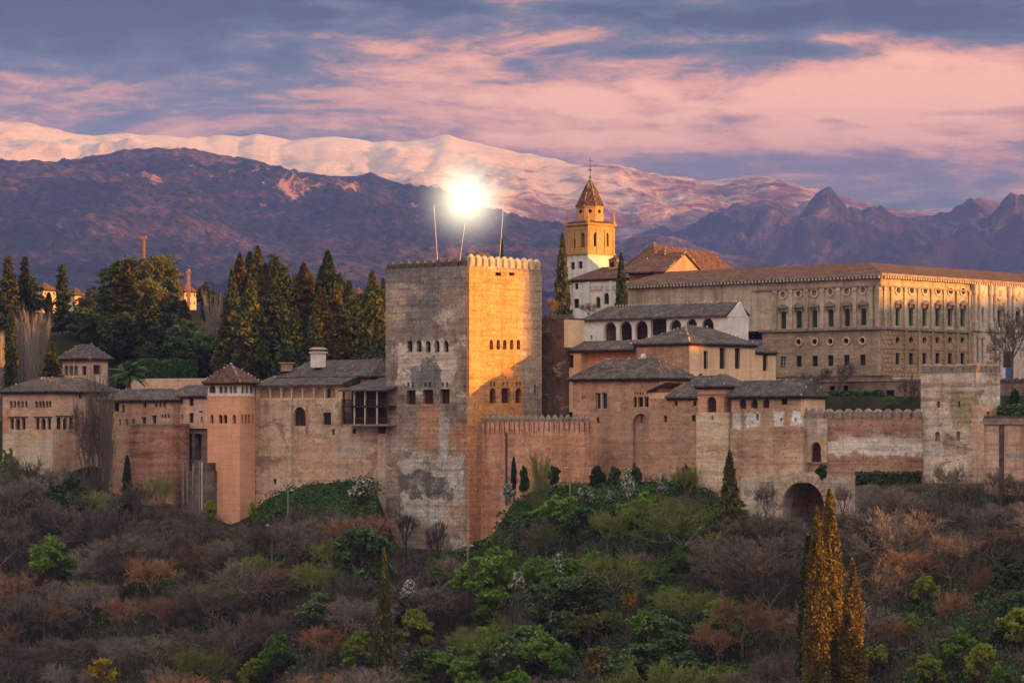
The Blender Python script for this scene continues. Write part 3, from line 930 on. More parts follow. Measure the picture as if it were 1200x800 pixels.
# ---- bridge
B = Bld('arch_bridge', 'stone bridge with one round arch below the walled doorway', 'bridge', 1002, 606, 400, -36)
X0, ZT = B.fx(868), B.z(556)
q = place(B, (917, 966, 564.5, 620), 'y', 0)
mb = MB()
mb.panel((0, 0, 0), (1, 0, 0), (0, -1, 0), X0, 0, -7, ZT - .6, [(q[0], q[1], -6.99, q[3], 'a')], 9)
mb.poly((X0, 0, ZT - .6), (0, 0, ZT - .6), (0, 9, ZT - .6), (X0, 9, ZT - .6))
mb.poly((0, 0, -7), (0, 9, -7), (0, 9, ZT - .6), (0, 0, ZT - .6))
mb.build('wall', M['bridge_stone'], B.root)
B.box('arch_shade_back', q[0] - .5, q[1] + .5, 8.3, 8.9, -7, q[3] + .5, 'stair_stone')  # added dark back, its colour gives the arch opening its shade
mb = MB()
K = 16
cu, rr = (q[0] + q[1]) / 2, (q[1] - q[0]) / 2
for i in range(K):
    a0, a1 = math.pi * i / K + .012, math.pi * (i + 1) / K - .012
    pts = [(cu - r_ * math.cos(a_), -.12, q[3] - rr + r_ * math.sin(a_)) for r_, a_ in ((rr + .02, a0), (rr + 1.0, a0), (rr + 1.0, a1), (rr + .02, a1))]
    mb.ring([pts, [(p[0], .2, p[2]) for p in pts]])
mb.build('arch_ring', M['warm_stone'], B.root)
mb = MB()
xs = np.linspace(X0 + 3, 0, 24)
for a, b in zip(xs, xs[1:]):
    hh = ZT - .55 + .75 * math.exp(-((a - cu) / 4.2) ** 2) + RNG.uniform(-.1, .12)
    mb.box(a + .003, b, -.05, .7, ZT - 1.2, hh)
mb.build('parapet_stones', M['bridge_stone'], B.root)

# ---- right-hand square tower
B = Bld('pale_tower', 'pale weathered square tower with two slits and green-stained stone', 'tower', 1144, 575, 394)
X0, Y1, ZT = B.fx(1079), B.ry(1172), B.z(436)
B.walls(X0, 0, 0, Y1, -10, ZT, M['far_tower_wall'], f=[(1098, 1101.3, 470, 477.5, 'a', 'dark'), (1122.4, 1125.2, 470, 477, 'a', 'dark'), (1095.6, 1101.6, 505.6, 516.4, 'a', 'wall'), (1120.6, 1125, 505, 516.4, 'a', 'wall')],
        r=[(1156.4, 1160, 482, 491, 'r', 'dark')])
B.merlons((X0, 0, ZT), (-.4, 0, ZT), 5, 1.5, .6, 1.25, 'grey_stone', cap=.25)
B.merlons((0, 0, ZT), (0, Y1, ZT), 5, .9, .6, 1.25, 'grey_stone', cap=.25, inward=(-1, 0))
B.box('rampart_band', X0 - .02, .01, -.05, .9, B.z(436), B.z(433.4), 'grey_stone')

# ---- wall right of it
B = Bld('rampart_wall', 'tan rampart wall with a dark coping and a black drain stain at the frame edge', 'wall', 1290, 575, 375)
X0, ZT = B.fx(1153), B.z(488)
B.walls(X0, 0, 0, 1.5, -10, ZT - 1.0, M['right_wall_stone'])
B.box('coping', X0 - .05, 0, -.22, 1.7, ZT - 1.0, ZT - .2, 'grey_stone')
B.box('coping_top', X0 + .05, 0, -.05, 1.5, ZT - .2 + .003, ZT + .15, 'black_stone')
B.box('drain_pier', B.fx(1171.5), B.fx(1176.5), -.16, -.003, -10, ZT - 1.05, 'black_stone')

B = Bld('plaza_wall', 'brown terrace wall with a dark parapet behind the pale tower', 'wall', 1330, 480, 420)
X0, ZT = B.fx(1165), B.z(448)
B.walls(X0, 0, 0, 1.2, -5, ZT, M['terrace_wall'])
B.merlons((X0, 0, ZT), (0, 0, ZT), 22, 1.0, .5, .9, 'black_stone', cap=.4)
t_ = thing('hoarding', 'small blue and white hoarding on the plaza beside the pale tower', 'hoarding', P(1179, 446, 440))
simple_mat('blue_panel', (.03, .10, .32), (.06, .18, .45), 2, .5)
for i, (a, b, mm) in enumerate(((-.55, -.1, 'white_plaster'), (-.08, .35, 'blue_panel'), (.37, .75, 'blue_panel'), (.77, 1.1, 'white_plaster'))):
    mb = MB()
    mb.box(a, b, 0, .06, .1, 2.0)
    mb.build('panel', M[mm], t_)

# ---- renaissance palace
B = Bld('renaissance_palace', 'large pale renaissance palace with two storeys of round and tall windows', 'palace', 1032, 443, 515)
PAL = B
X0, Y1, ZT = B.fx(735), B.ry(1262), B.z(323)
zs, zb = B.z(384), B.z(438)
fpx = [918, 936.2, 954.7, 973.4, 992.7, 1011.8]
ftop, fbot = np.interp(fpx, [918, 1012], [364.7, 360.8]), np.interp(fpx, [918, 1012], [386, 382])
foc = np.interp(fpx, [918, 1012], [345.3, 340])
f = []
for x, a, b, o in zip(fpx, ftop, fbot, foc):
    f += [(x - 3.2, x + 3.2, a, b - .6, 'r', 'green'), (x - 3, x + 3, o - 3.7, o + 3.7, 'o', 'stone')]
f += [(863.5, 868.8, 372.6, 389, 'r', 'wood')]
rpx = [1052, 1067.7, 1083.5, 1098.7, 1113.3, 1128]
r = []
for i, x in enumerate(rpx):
    r += [(x - 2.5, x + 2.5, 360.2 + i * .25, 381.5 + i * .15, 'r', 'green'), (x - 2.6, x + 2.6, 336.2 + i * .3, 343.6 + i * .3, 'o', 'stone')]
for x in (1149.5, 1171, 1192.5):
    r += [(x - 2.8, x + 2.8, 363, 383, 'r', 'wood')]
for x in (1222, 1237, 1252):
    r += [(x - 2.5, x + 2.5, 362, 382, 'r', 'green')]
wl = B.walls(X0, 0, 0, Y1, zs, ZT, M['palace_stone'], f=f, r=r, depth=.55, name='upper_wall')
# lower storey: plainer stone to the left, rusticated to the right
flo = [936.2, 955, 973.3, 992, 1011]
f2 = []
xl = B.fx(893)
for x in flo:
    y = np.interp(x, [918, 1012], [401, 399])
    f2 += [(x - 2.9, x + 2.9, y - 3.4, y + 3.4, 'o', 'dark'), (x - 3.2, x + 3.2, y + 16.2, y + 29, 'r', 'glass')]
f2 += [(914.6, 921, 417.6, 430.4, 'r', 'blue')]
r2 = []
for x in rpx:
    r2 += [(x - 2.4, x + 2.4, 394.7, 402.5, 'o', 'dark'), (x - 2.4, x + 2.4, 413.5, 427, 'r', 'glass')]
B.walls(xl, -.6, .02, Y1, -2, zs, M['palace_low'], f=f2, depth=.5, name='lower_wall')
B.box('corner_quoin', -.6, .098, .02, .1, -2, zs - .004, 'palace_stone')
mb = MB()
ro = [(*place(B, o, 'x', .1), o[4]) for o in r2]
mb.panel((.1, 0, 0), (0, 1, 0), (1, 0, 0), .1, Y1, 0, zs - .004, ro, .45)
mb.build('rusticated_wall', M['rustic_stone'], B.root)
for o, k in zip(ro, r2):
    B.window('x', .1, (*o, 'dark' if k[4] == 'o' else 'glass'), .45)
mb = MB()      # rustication: raised blocks between the openings
rows = np.arange(.25, zs - .6, .82)
y = .2
ys = []
while y < B.ry(1136):
    ys.append(y)
    y += 1.18
for i, z in enumerate(rows):
    for y in ys:
        y0_ = y + (.59 if i % 2 else 0)
        if any(o[0] - .15 < y0_ + 1.1 and o[1] + .15 > y0_ and o[2] - .15 < z + .75 and o[3] + .15 > z for o in ro):
            continue
        mb.ring([[(.1, y0_, z), (.1, y0_ + 1.1, z), (.1, y0_ + 1.1, z + .74), (.1, y0_, z + .74)], [(.24, y0_ + .12, z + .1), (.24, y0_ + .98, z + .1), (.24, y0_ + .98, z + .64), (.24, y0_ + .12, z + .64)]])
mb.build('bossed_blocks', M['rustic_stone'], B.root)
# cornices, pilasters, pediments
mb = MB()
mb.box(X0 - .3, .9, -.9, Y1, ZT, ZT + .45)
mb.box(X0 - .2, .5, -.5, Y1, ZT - .45, ZT - .003)
mb.box(xl - 2, .3, -.3, Y1, ZT - 1.9, ZT - 1.6)
mb.build('cornice', M['grey_stone'], B.root)
mb = MB()
k = X0
while k < .3:
    mb.box(k, k + .32, -.88, -.51, ZT - .42, ZT - .02)
    k += .8
mb.build('dentil_bricks', M['pale_stone'], B.root)
mb = MB()
k = .2
while k < Y1:
    mb.box(.51, .88, k, k + .32, ZT - .42, ZT - .02)
    k += .8
mb.build('dentil_bricks', M['pale_stone'], B.root)
mb = MB()
mb.box(xl - .4, .5, -.5, Y1, zs - .25, zs + .2)
mb.build('sill_course', M['grey_stone'], B.root)
mb = MB()
mb.box(B.fx(893) + .3, .25, -.25, .018, -.4, .5)
mb.box(.104, .55, -.25, Y1, -.6, .2)
mb.build('plinth', M['pale_stone'], B.root)


def pilaster(plane, u, w=.75):
    mb = MB()
    for a, z0_, z1_, d in ((w * .62, zs + .2, zs + 2.1, .42), (w * .5, zs + 2.1, ZT - 2.2, .26), (w * .6, ZT - 2.5, ZT - 1.9, .36)):
        if plane == 'y':
            mb.box(u - a, u + a, -d, -.003, z0_ + .004, z1_ - .004)
        else:
            mb.box(.003, d, u - a, u + a, z0_ + .004, z1_ - .004)
    mb.build('pilaster', M['palace_stone'], B.root)


def pediment(plane, u, z, w, curved):
    mb = MB()
    W = (lambda a, d, zz: (u + a, -d, zz)) if plane == 'y' else (lambda a, d, zz: (d, u + a, zz))
    prof = [(-w, 0), (w, 0), (w, .28)] + ([(w * .5, .62), (0, .74), (-w * .5, .62)] if curved else [(0, .9)]) + [(-w, .28)]
    mb.ring([[W(a, .004, z + c_) for a, c_ in prof], [W(a, .55, z + c_) for a, c_ in prof]])
    for a in (-w * .8, w * .8):
        pp = [(a - .16, z - .75), (a + .16, z - .75), (a + .16, z - .004), (a - .16, z - .004)]
        mb.ring([[W(b_, .004, c_) for b_, c_ in pp], [W(b_, .35, c_) for b_, c_ in pp]])
    mb.build('pediment', M['grey_stone'], B.root)


def roundel(plane, val, q, name='window_ring'):
    cu, cz, r_ = (q[0] + q[1]) / 2, (q[2] + q[3]) / 2, (q[3] - q[2]) / 2
    ru = (q[1] - q[0]) / 2
    mb = MB()
    K = 16
    for i in range(K):
        a0, a1 = 2 * math.pi * i / K, 2 * math.pi * (i + 1) / K
        pts = [(cu + (ru + e) * math.cos(a_), cz + (r_ + e) * math.sin(a_)) for e, a_ in ((.01, a0), (.28, a0), (.28, a1), (.01, a1))]
        W = (lambda p, d: (p[0], val - d, p[1])) if plane == 'y' else (lambda p, d: (val + d, p[0], p[1]))
        mb.ring([[W(p, .003) for p in pts], [W(p, .2) for p in pts]])
    mb.build(name, M['pale_stone'], B.root)


pf = [909] + [(a + b) / 2 for a, b in zip(fpx, fpx[1:])] + [1021.5, 1029.5]
for px in pf:
    pilaster('y', B.fx(px))
for i, (x, a) in enumerate(zip(fpx, ftop)):
    q = place(B, (x - 3.2, x + 3.2, a, a + 20), 'y', 0)
    pediment('y', (q[0] + q[1]) / 2, q[3] + .55, 1.05, i % 2 == 0)
for o in f:
    if o[4] == 'o':
        roundel('y', 0, place(B, o, 'y', 0))
pr = [1036, 1044] + [(a + b) / 2 for a, b in zip(rpx, rpx[1:])] + [1135.5]
for px in pr:
    pilaster('x', B.ry(px), .6)
for i, x in enumerate(rpx):
    q = place(B, (x - 2.5, x + 2.5, 360.2 + i * .25, 381), 'x', 0)
    pediment('x', (q[0] + q[1]) / 2, q[3] + .55, 1.0, i % 2 == 0)
for o in r:
    if o[4] == 'o':
        roundel('x', 0, place(B, o, 'x', 0))
for o in f2:
    if o[4] == 'o':
        roundel('y', .02, place(B, o, 'y', .02))
for px in (1060, 1075.6, 1091, 1106, 1120.5, 1134.5):
    B.box('buttress_strip', .1 + .003, .42, B.ry(px) - .33, B.ry(px) + .33, 0, zs - .3, 'rustic_stone')
# marble gateway in the middle of the side
y0, y1 = B.ry(1137), B.ry(1205)
mb = MB()
gw = [(*place(B, (x - 2.8, x + 2.8, 363, 383), 'x', .5), 'r') for x in (1149.5, 1171, 1192.5)]
mb.panel((.5, 0, 0), (0, 1, 0), (1, 0, 0), y0, y1, zs + .21, ZT - .47, gw, .497)
for yy, sg in ((y0, -1), (y1, 1)):
    mb.poly(*[(x_, yy, z_) for x_, z_ in ((0, zs + .21), (.5, zs + .21), (.5, ZT - .47), (0, ZT - .47))])
mb.box(.104, .9, y0, y1, -.2, zs - .26)
mb.build('gateway_front', M['pale_stone'], B.root)
for px in (1139, 1144, 1157, 1162.5, 1179, 1184, 1200):
    yy = B.ry(px)
    mb = MB()
    mb.lathe((.75, yy, 0), [(.52, zs + .22), (.52, zs + 1.9), (.38, zs + 2.0), (.33, ZT - 2.6), (.5, ZT - 2.1), (.5, ZT - .5)], 10)
    mb.build('column', M['pale_stone'], B.root)
for px in (1141, 1146, 1161.5, 1166):
    yy = B.ry(px)
    mb = MB()
    mb.lathe((1.3, yy, 0), [(.5, -.2), (.5, 1.4), (.36, 1.5), (.32, zs - 1.5), (.48, zs - 1.1), (.48, zs - .28)], 10)
    mb.build('column', M['pale_stone'], B.root)
for px in (1149, 1171, 1192.5):
    q = place(B, (px - 4.2, px + 4.2, 335.5, 352), 'x', .5)
    cu, cz = (q[0] + q[1]) / 2, (q[2] + q[3]) / 2
    mb = MB()
    K = 20
    for ra, rb, d in ((1.0, .84, .3), (.84, .01, .12)):
        o_ = [(cu + (q[1] - q[0]) / 2 * ra * math.cos(2 * math.pi * i / K), cz + (q[3] - q[2]) / 2 * ra * math.sin(2 * math.pi * i / K)) for i in range(K)]
        mb.ring([[(.503, a, b) for a, b in o_], [(.5 + d + (.2 if ra < 1 else 0), a, b) for a, b in o_]])
    for j in range(9):          # carved relief
        a_, b_ = RNG.uniform(-.5, .5), RNG.uniform(-.6, .6)
        mb.lathe((.85, cu + a_, cz + b_), [(.05, -.3), (.2, -.1), (.22, .1), (.05, .3)], 6)
    mb.build('carved_roundel', M['pale_stone'], B.root)
    pediment('x', cu, B.z(359.5, 12), 1.1, False)
yy = (B.ry(1152), B.ry(1158))
mb = MB()
for j in range(14):
    mb.lathe((.98, RNG.uniform(*yy), RNG.uniform(3, zs - 2)), [(.05, -.5), (.3, -.2), (.34, .2), (.05, .5)], 6)
mb.build('carved_relief', M['warm_stone'], B.root)
yy = (B.ry(1171), B.ry(1182))
mb = MB()
mb.box(.95, 1.05, yy[0], yy[1], -.2, 5.5)
mb.build('door', M['dark_wood'], B.root)
# roof of the palace: a shallow tiled slope behind the cornice
zr = ZT + .46
h, dd = 2.6, 9.0
mb = MB()
c0 = [(X0 - .3, -.9, zr), (.9, -.9, zr), (.9, Y1, zr), (X0 - .3, Y1, zr)]
c1 = [(X0 + 1.5, dd, zr + h), (-dd, dd, zr + h), (-dd, Y1, zr + h), (X0 + 1.5, Y1, zr + h)]
mb.poly(c0[0], c0[1], c1[1], c1[0])
mb.poly(c0[1], c0[2], c1[2], c1[1])
mb.poly(c0[3], c0[0], c1[0], c1[3])
mb.poly(c1[0], c1[1], c1[2], c1[3])
mb.build('roof', M['brown_tiles'], B.root)

# ---- terrace in front of the palace
B = Bld('garden_terrace', 'grey terrace wall with dark openings under the palace', 'wall', 1082, 482, 440)
B.walls(B.fx(940), 0, 0, 2.5, -6, B.z(446), M['terrace_wall'], f=[(972, 978, 452, 463, 'r', 'dark'), (988, 994, 451.5, 462, 'r', 'dark'), (1024, 1033, 457, 465, 'r', 'dark'), (1038, 1048, 457, 465, 'r', 'dark')])
B.box('coping', B.fx(940), .1, -.2, 2.6, B.z(446) + .003, B.z(443.6), 'grey_stone')
B = Bld('side_terrace', 'brown retaining wall just below the plain windows of the palace', 'wall', 1034, 470, 490)
B.walls(B.fx(880), 0, 0, 3, -6, B.z(440), M['terrace_wall'])
B.box('coping', B.fx(880), .1, -.2, 3.1, B.z(440) + .003, B.z(437.8), 'grey_stone')

# ---- church
B = Bld('bell_tower', 'golden church bell tower with an octagonal drum, tiled spire and iron cross', 'bell tower', 689, 332, 600, -48)
X0, Y1 = B.fx(664.5), B.ry(719)
zl, zc = B.z(297.5), B.z(263)
B.walls(X0, 0, 0, Y1, -10, zl, M['church_white'], f=[(668.8, 673.4, 307, 316, 'r', 'glass'), (677.8, 682.6, 306, 315, 'r', 'glass')], name='lower_wall')
B.walls(X0 - .1, .1, -.1, Y1 + .1, zl + .3, zc, M['belfry_stone'], f=[(670.2, 674.4, 278, 291, 'a', 'dark'), (680.6, 685, 272.5, 290, 'a', 'dark')], r=[(695.8, 701, 272.4, 288.5, 'a', 'dark'), (708, 713.4, 272.4, 288.5, 'a', 'dark')], depth=.9, name='belfry_wall')
mb = MB()
mb.box(X0 - .35, .35, -.35, Y1 + .35, zl + .003, zl + .3)
mb.box(X0 - .5, .5, -.5, Y1 + .5, zc + .003, zc + .35)
mb.box(X0 - .25, .25, -.25, Y1 + .25, zc - .9, zc - .6)
mb.build('cornice', M['belfry_stone'], B.root)
for u in np.linspace(.1, Y1 - .1, 4):
    B.box('pilaster', .1, .24, u - .22, u + .22, zl + .31, zc - .92, 'belfry_stone')
for u in np.linspace(X0 + .1, -.1, 4):
    B.box('pilaster', u - .22, u + .22, -.24, -.1 - .003, zl + .31, zc - .92, 'belfry_stone')
cx_, cy_ = X0 / 2, Y1 / 2
B.roof(X0, 0, 0, Y1, zc + .62, 1.2, .25, mat='brown_tiles', ridge=.1, name='belfry_roof', caps=False)
zd = B.z(241.5, 3)
mb = MB()
mb.lathe((cx_, cy_, 0), [(2.95, zc + .6), (2.95, zd - .3), (3.15, zd - .29), (3.15, zd)], 8, math.pi / 8)
dr = mb.build('drum', M['belfry_stone'], B.root)
for j in range(8):
    a_ = j * math.pi / 4
    mb = MB()
    p = Vector((cx_ + 2.7 * math.cos(a_), cy_ + 2.7 * math.sin(a_), (zc + zd) / 2 + .9))
    mb.tube(p, p + Vector((math.cos(a_), math.sin(a_), 0)) * .075, .42, .42, 10)
    mb.build('oculus', M['dark_void'], dr)
zsp = B.z(208.5, 3)
mb = MB()
mb.lathe((cx_, cy_, 0), [(3.3, zd + .003), (2.3, zd + 1.9), (1.35, zd + 3.8), (.12, zsp)], 8, math.pi / 8)
sp_ = mb.build('spire', M['brown_tiles'], B.root)
for j in range(8):
    a_ = math.pi / 8 + j * math.pi / 4
    pts = [Vector((cx_ + r_ * math.cos(a_), cy_ + r_ * math.sin(a_), z)) for r_, z in ((3.3, zd + .05), (2.3, zd + 1.9), (1.35, zd + 3.8), (.12, zsp))]
    B.caps(list(zip(pts, pts[1:])), sp_, step=.42, size=.13)
mb = MB()
mb.lathe((cx_, cy_, zsp), [(.12, -.1), (.3, .25), (.12, .55), (.09, 1.6), (.26, 1.85), (.09, 2.1), (.07, 2.5)], 8)
mb.build('finial', M['iron'], sp_)
mb = MB()
mb.box(cx_ - .06, cx_ + .06, cy_ - .06, cy_ + .06, zsp + 2.4, zsp + 4.4)
d_ = Vector((math.cos(-B.ang), math.sin(-B.ang), 0)) * .55
mb.tube(Vector((cx_, cy_, zsp + 3.7)) - d_, Vector((cx_, cy_, zsp + 3.7)) + d_, .07, .07, 6)
mb.build('cross', M['iron'], sp_)
for x, y in ((X0, 0), (0, 0), (0, Y1), (X0, Y1)):
    mb = MB()
    mb.lathe((x, y, zc + .35), [(.42, 0), (.42, .5), (.28, .6), (.22, 1.1), (.30, 1.3), (.10, 2.3), (.16, 2.5), (.02, 2.8)], 8)
    mb.build('pinnacle', M['belfry_stone'], B.root)

B = Bld('church_nave', 'white church nave with steep brown hipped roofs beside the bell tower', 'church', 735, 372, 578, -42)
X0 = B.fx(669)
ZT = B.z(325)
B.walls(X0, 0, 0, 9, -4, ZT, M['church_white'], f=[(698, 703.5, 347.5, 361, 'a', 'glass'), (707.4, 713.4, 343, 356.5, 'a', 'glass'), (673.5, 677.5, 332, 339, 'r', 'dark'), (672.5, 678.5, 350, 361, 'r', 'dark')])
mb = MB()
for a, b in ((692, 706), (709, 724)):
    x0, x1 = B.fx(a), B.fx(b)
    mb.box(x0, x1, -.15, -.003, B.z(338.5), B.z(333))
mb.build('plaster_frieze', M['pale_stone'], B.root)
for x in (669, 690, 716, 733.5):
    B.box('pilaster', B.fx(x) - .35, B.fx(x) + .35, -.22, -.004, -4, ZT - .3, 'church_white')
B.roof(X0, 0, 0, 9, ZT, 2.6, .5, mat='brown_tiles')
# main hipped roofs stand on a block behind
xb, yb = B.fx(690, 10), B.ry(764, 0)
B.box('crossing_wall', X0 + 3.5, 0, 9.4, 22, -4, B.z(318), 'church_white')
B.roof(X0 + 3.5, -.2, 9.4, 22, B.z(318), B.z(286, 14) - B.z(320), .5, mat='brown_tiles', ridge=.6, name='crossing_roof')
mb = MB()
c = B.ray(720, 314, 'y', 4)
mb.box(c[0] - 1, c[0] + 1, 3.4, 5, c[2] - 1, c[2] + 1.6)
dm = mb.build('dormer', M['belfry_stone'], B.root)
mb = MB()
mb.box(c[0] - .6, c[0] + .5, 3.36, 3.397, c[2] + .2, c[2] + 1.2)
mb.build('dormer_window', M['dark_void'], dm)
mb = MB()
mb.ring([[(c[0] - 1.2, 3.2, c[2] + 1.6), (c[0] + 1.2, 3.2, c[2] + 1.6), (c[0] + 1.2, 5.2, c[2] + 1.6), (c[0] - 1.2, 5.2, c[2] + 1.6)], [(c[0] - .1, 4, c[2] + 2.3), (c[0] + .1, 4, c[2] + 2.3), (c[0] + .1, 4.4, c[2] + 2.3), (c[0] - .1, 4.4, c[2] + 2.3)]])
mb.build('dormer_roof', M['brown_tiles'], dm)

B = Bld('chapel', 'chapel with a triangular brick gable and long ridge roof right of the church nave', 'chapel', 777, 350, 560, -30)
Y1 = B.ry(872)
X0 = B.fx(738)
ZT = B.z(318.5)
B.walls(X0, 0, 0, Y1, -4, ZT, M['belfry_stone'])
B.roof(X0, 0, 0, Y1, ZT + .05, B.z(290.5, 8) - B.z(320), .4, mat='brown_tiles', name='roof', along='y', ridge=max(4, Y1 - 16))
x1 = B.fx(777, -.6)
# front gable seen from the side: triangular brick face with its own ridge running back
gy0, gy1 = B.ry(779, 1.2), B.ry(824, 1.2)
gz, gt = B.z(319), B.z(296)
mb = MB()
mb.poly((1.2, gy0, gz), (1.2, gy1, gz), (1.2, (gy0 + gy1) / 2, gt))
mb.poly((1.2, gy0, gz - 6), (1.2, gy1, gz - 6), (1.2, gy1, gz), (1.2, gy0, gz))
mb.poly((1.2, gy0, gz - 6), (1.2, gy0, gz), (-1, gy0, gz), (-1, gy0, gz - 6))
mb.build('brick_gable', M['brown_brick'], B.root)
mb = MB()
ym = (gy0 + gy1) / 2
for a, b in ((gy0 - .5, -1), (gy1 + .5, 1)):
    p = [(1.6, a, gz - .15), (1.6, ym, gt + .15), (-8, ym, gt + .15), (-8, a, gz - .15)]
    q_ = [(x, y, z + .25) for x, y, z in p]
    mb.ring([p, q_])
rf = mb.build('gable_roof', M['brown_tiles'], B.root)
B.caps([((1.6, gy0 - .5, gz + .1), (1.6, ym, gt + .4)), ((1.6, ym, gt + .4), (1.6, gy1 + .5, gz + .1))], rf)

# ---- tall orange tower with open gallery
B = Bld('gallery_tower', 'tall smooth salmon tower with a white open gallery under its pyramid roof', 'tower', 281, 614, 478, -36)
X0, Y1 = B.fx(243), B.ry(299)
zg, zt = B.z(463), B.z(449)
f = [(246.4, 250, 485.5, 496, 'a', 'dark'), (256.2, 260.6, 485.5, 496, 'a', 'dark'), (261.6, 266.2, 485.5, 496, 'a', 'dark'), (272.5, 276.3, 485.5, 496, 'a', 'dark')]
r = [(283, 285.3, 485, 496, 'a', 'dark'), (287, 289.8, 485, 496, 'a', 'dark'), (290.7, 293.4, 485, 496, 'a', 'dark'), (295.4, 297.4, 485, 496, 'a', 'dark')]
B.walls(X0, 0, 0, Y1, -6, zg, M['salmon_plaster'], f=f, r=r, name='shaft_wall')
fg = [(a, b, 451.6, 460.5, 'a', 'none') for a, b in ((245, 252.5), (256.5, 261), (262, 266.5), (268.5, 272.2), (273, 277.5))]
rg = [(a, b, 451.6, 460.5, 'a', 'none') for a, b in ((283, 286.2), (288, 291.3), (293, 297))]
B.walls(X0 + .05, -.05, .05, Y1 - .05, zg + .003, zt, M['white_plaster'], f=fg, r=rg, name='gallery_wall', depth=.3)
mb = MB()
mb.box(X0 + .9, -.9, .9, Y1 - .9, zg, zt - .1)
mb.build('inner_room', M['gallery_wall'], B.root)
B.box('string_course', X0 - .08, .08, -.08, Y1 + .08, zg - .25, zg - .003, 'saffron_plaster')
B.roof(X0, 0, 0, Y1, zt + .25, B.z(427.8) - B.z(449), .75, mat='brown_tiles', ridge=.2, caps=.8)
PEIN = B

# ---- long gallery house beside it
B = Bld('gallery_house', 'ochre house with a seven-bay glazed gallery and one tall arched window', 'house', 443, 560, 463.5, -40)
X0 = B.fx(299)
zg0, zg1, ZT = B.z(467.5), B.z(451), B.z(450.2)
Y1 = 9
f = [(344.2, 358.2, 476.5, 505, 'a', 'wood'), (378.6, 388, 483.3, 497.6, 'r', 'wood'), (388.8, 392.2, 502.4, 509.4, 'r', 'dark'), (413, 417, 502, 508, 'r', 'dark'), (320, 323.8, 561, 567, 'r', 'dark')]
xr = B.fx(400)
B.walls(X0, 0, 0, Y1, -9, B.z(499), M['gallery_wall'], f=[o for o in f if o[2] > 499], name='foot_wall')
B.walls(X0, xr, 0.002, Y1, B.z(499), zg0, M['gallery_wall'], f=[(344.2, 358.2, 476.5, 498.9, 'a', 'wood'), (378.6, 388, 483.3, 497.6, 'r', 'wood')], name='middle_wall')
mb = MB()
for a, b, c, d in ((341.5, 344, 474, 508), (358.6, 361, 474, 508)):
    mb.box(B.fx(a), B.fx(b), -.07, -.003, B.z(d), B.z(c))
mb.build('window_surround', M['brown_brick'], B.root)
bays = [(304, 316), (318, 328.8), (330.4, 341), (343, 354), (356, 367), (369, 380), (382, 393.4)]
B.walls(X0, xr, .15, Y1, zg0, ZT, M['saffron_plaster'], f=[(a, b, 453, 466.3, 'a', 'wall') for a, b in bays], depth=.25, name='gallery_front', win='gallery_panel')
for a, b in bays[:-1]:
    x = B.fx(b + .9)
    mb = MB()
    mb.lathe((x, .0, 0), [(.16, zg0), (.11, zg0 + .15), (.10, ZT - .5), (.18, ZT - .1)], 8)
    mb.build('column', M['white_plaster'], B.root)
B.box('window_shutter', B.fx(382.4), B.fx(385.2), .30, .36, zg0 + .3, ZT - .7, 'dark_wood')
mb = MB()
z0_, z1_ = B.z(449.5), B.z(440.6)
mb.poly((X0 - .5, -.7, z0_), (xr + .5, -.7, z0_), (xr + .5, 5, z1_ + .5), (X0 - .5, 5, z1_ + .5))
mb.poly((X0 - .5, -.7, z0_ - .25), (xr + .5, -.7, z0_ - .25), (xr + .5, -.7, z0_), (X0 - .5, -.7, z0_))
mb.poly((X0 - .5, 5, z0_ - .25), (xr + .5, 5, z0_ - .25), (xr + .5, -.7, z0_ - .25), (X0 - .5, -.7, z0_ - .25))
mb.poly((xr + .5, -.7, z0_ - .25), (xr + .5, 5, z0_ - .25), (xr + .5, 5, z1_ + .5), (xr + .5, -.7, z0_))
mb.build('lower_roof', M['old_tiles'], B.root)
zu = B.z(440, 4)
B.walls(X0 + 3, B.fx(434, 4), 4, Y1 + 5, zg0, zu, M['orange_wall'], name='upper_wall')
B.roof(X0 + 2, B.fx(434, 4), 4, Y1 + 5, zu, B.z(421, 8) - B.z(441, 4), .7, ridge=16, name='upper_roof')
q = B.ray(372.7, 420, 'y', 6)
mb = MB()
mb.box(q[0] - .95, q[0] + .95, 5.2, 6.9, q[2] - 1.5, q[2] + .9)
mb.box(q[0] - 1.15, q[0] + 1.15, 5.0, 7.1, q[2] + .903, q[2] + 1.1)
ch = mb.build('chimney', M['white_plaster'], B.root)
mb = MB()
mb.box(q[0] - .8, q[0] + .8, 5.3, 6.8, q[2] + 1.103, q[2] + 1.5)
mb.ring([[(q[0] - 1.2, 4.9, q[2] + 1.5), (q[0] + 1.2, 4.9, q[2] + 1.5), (q[0] + 1.2, 7.2, q[2] + 1.5), (q[0] - 1.2, 7.2, q[2] + 1.5)], [(q[0] - .7, 5.4, q[2] + 1.85), (q[0] + .7, 5.4, q[2] + 1.85), (q[0] + .7, 6.7, q[2] + 1.85), (q[0] - .7, 6.7, q[2] + 1.85)]])
mb.build('chimney_cap', M['brown_brick'], ch)
q = B.ray(336, 428, 'y', 5)
mb = MB()
mb.box(q[0] - .8, q[0] + .8, 4.4, 5.6, q[2] - 1, q[2] + .3)
mb.box(q[0] - 1.1, q[0] + 1.1, 4.1, 5.9, q[2] + .303, q[2] + .5)
mb.build('roof_hatch', M['brown_brick'], B.root)

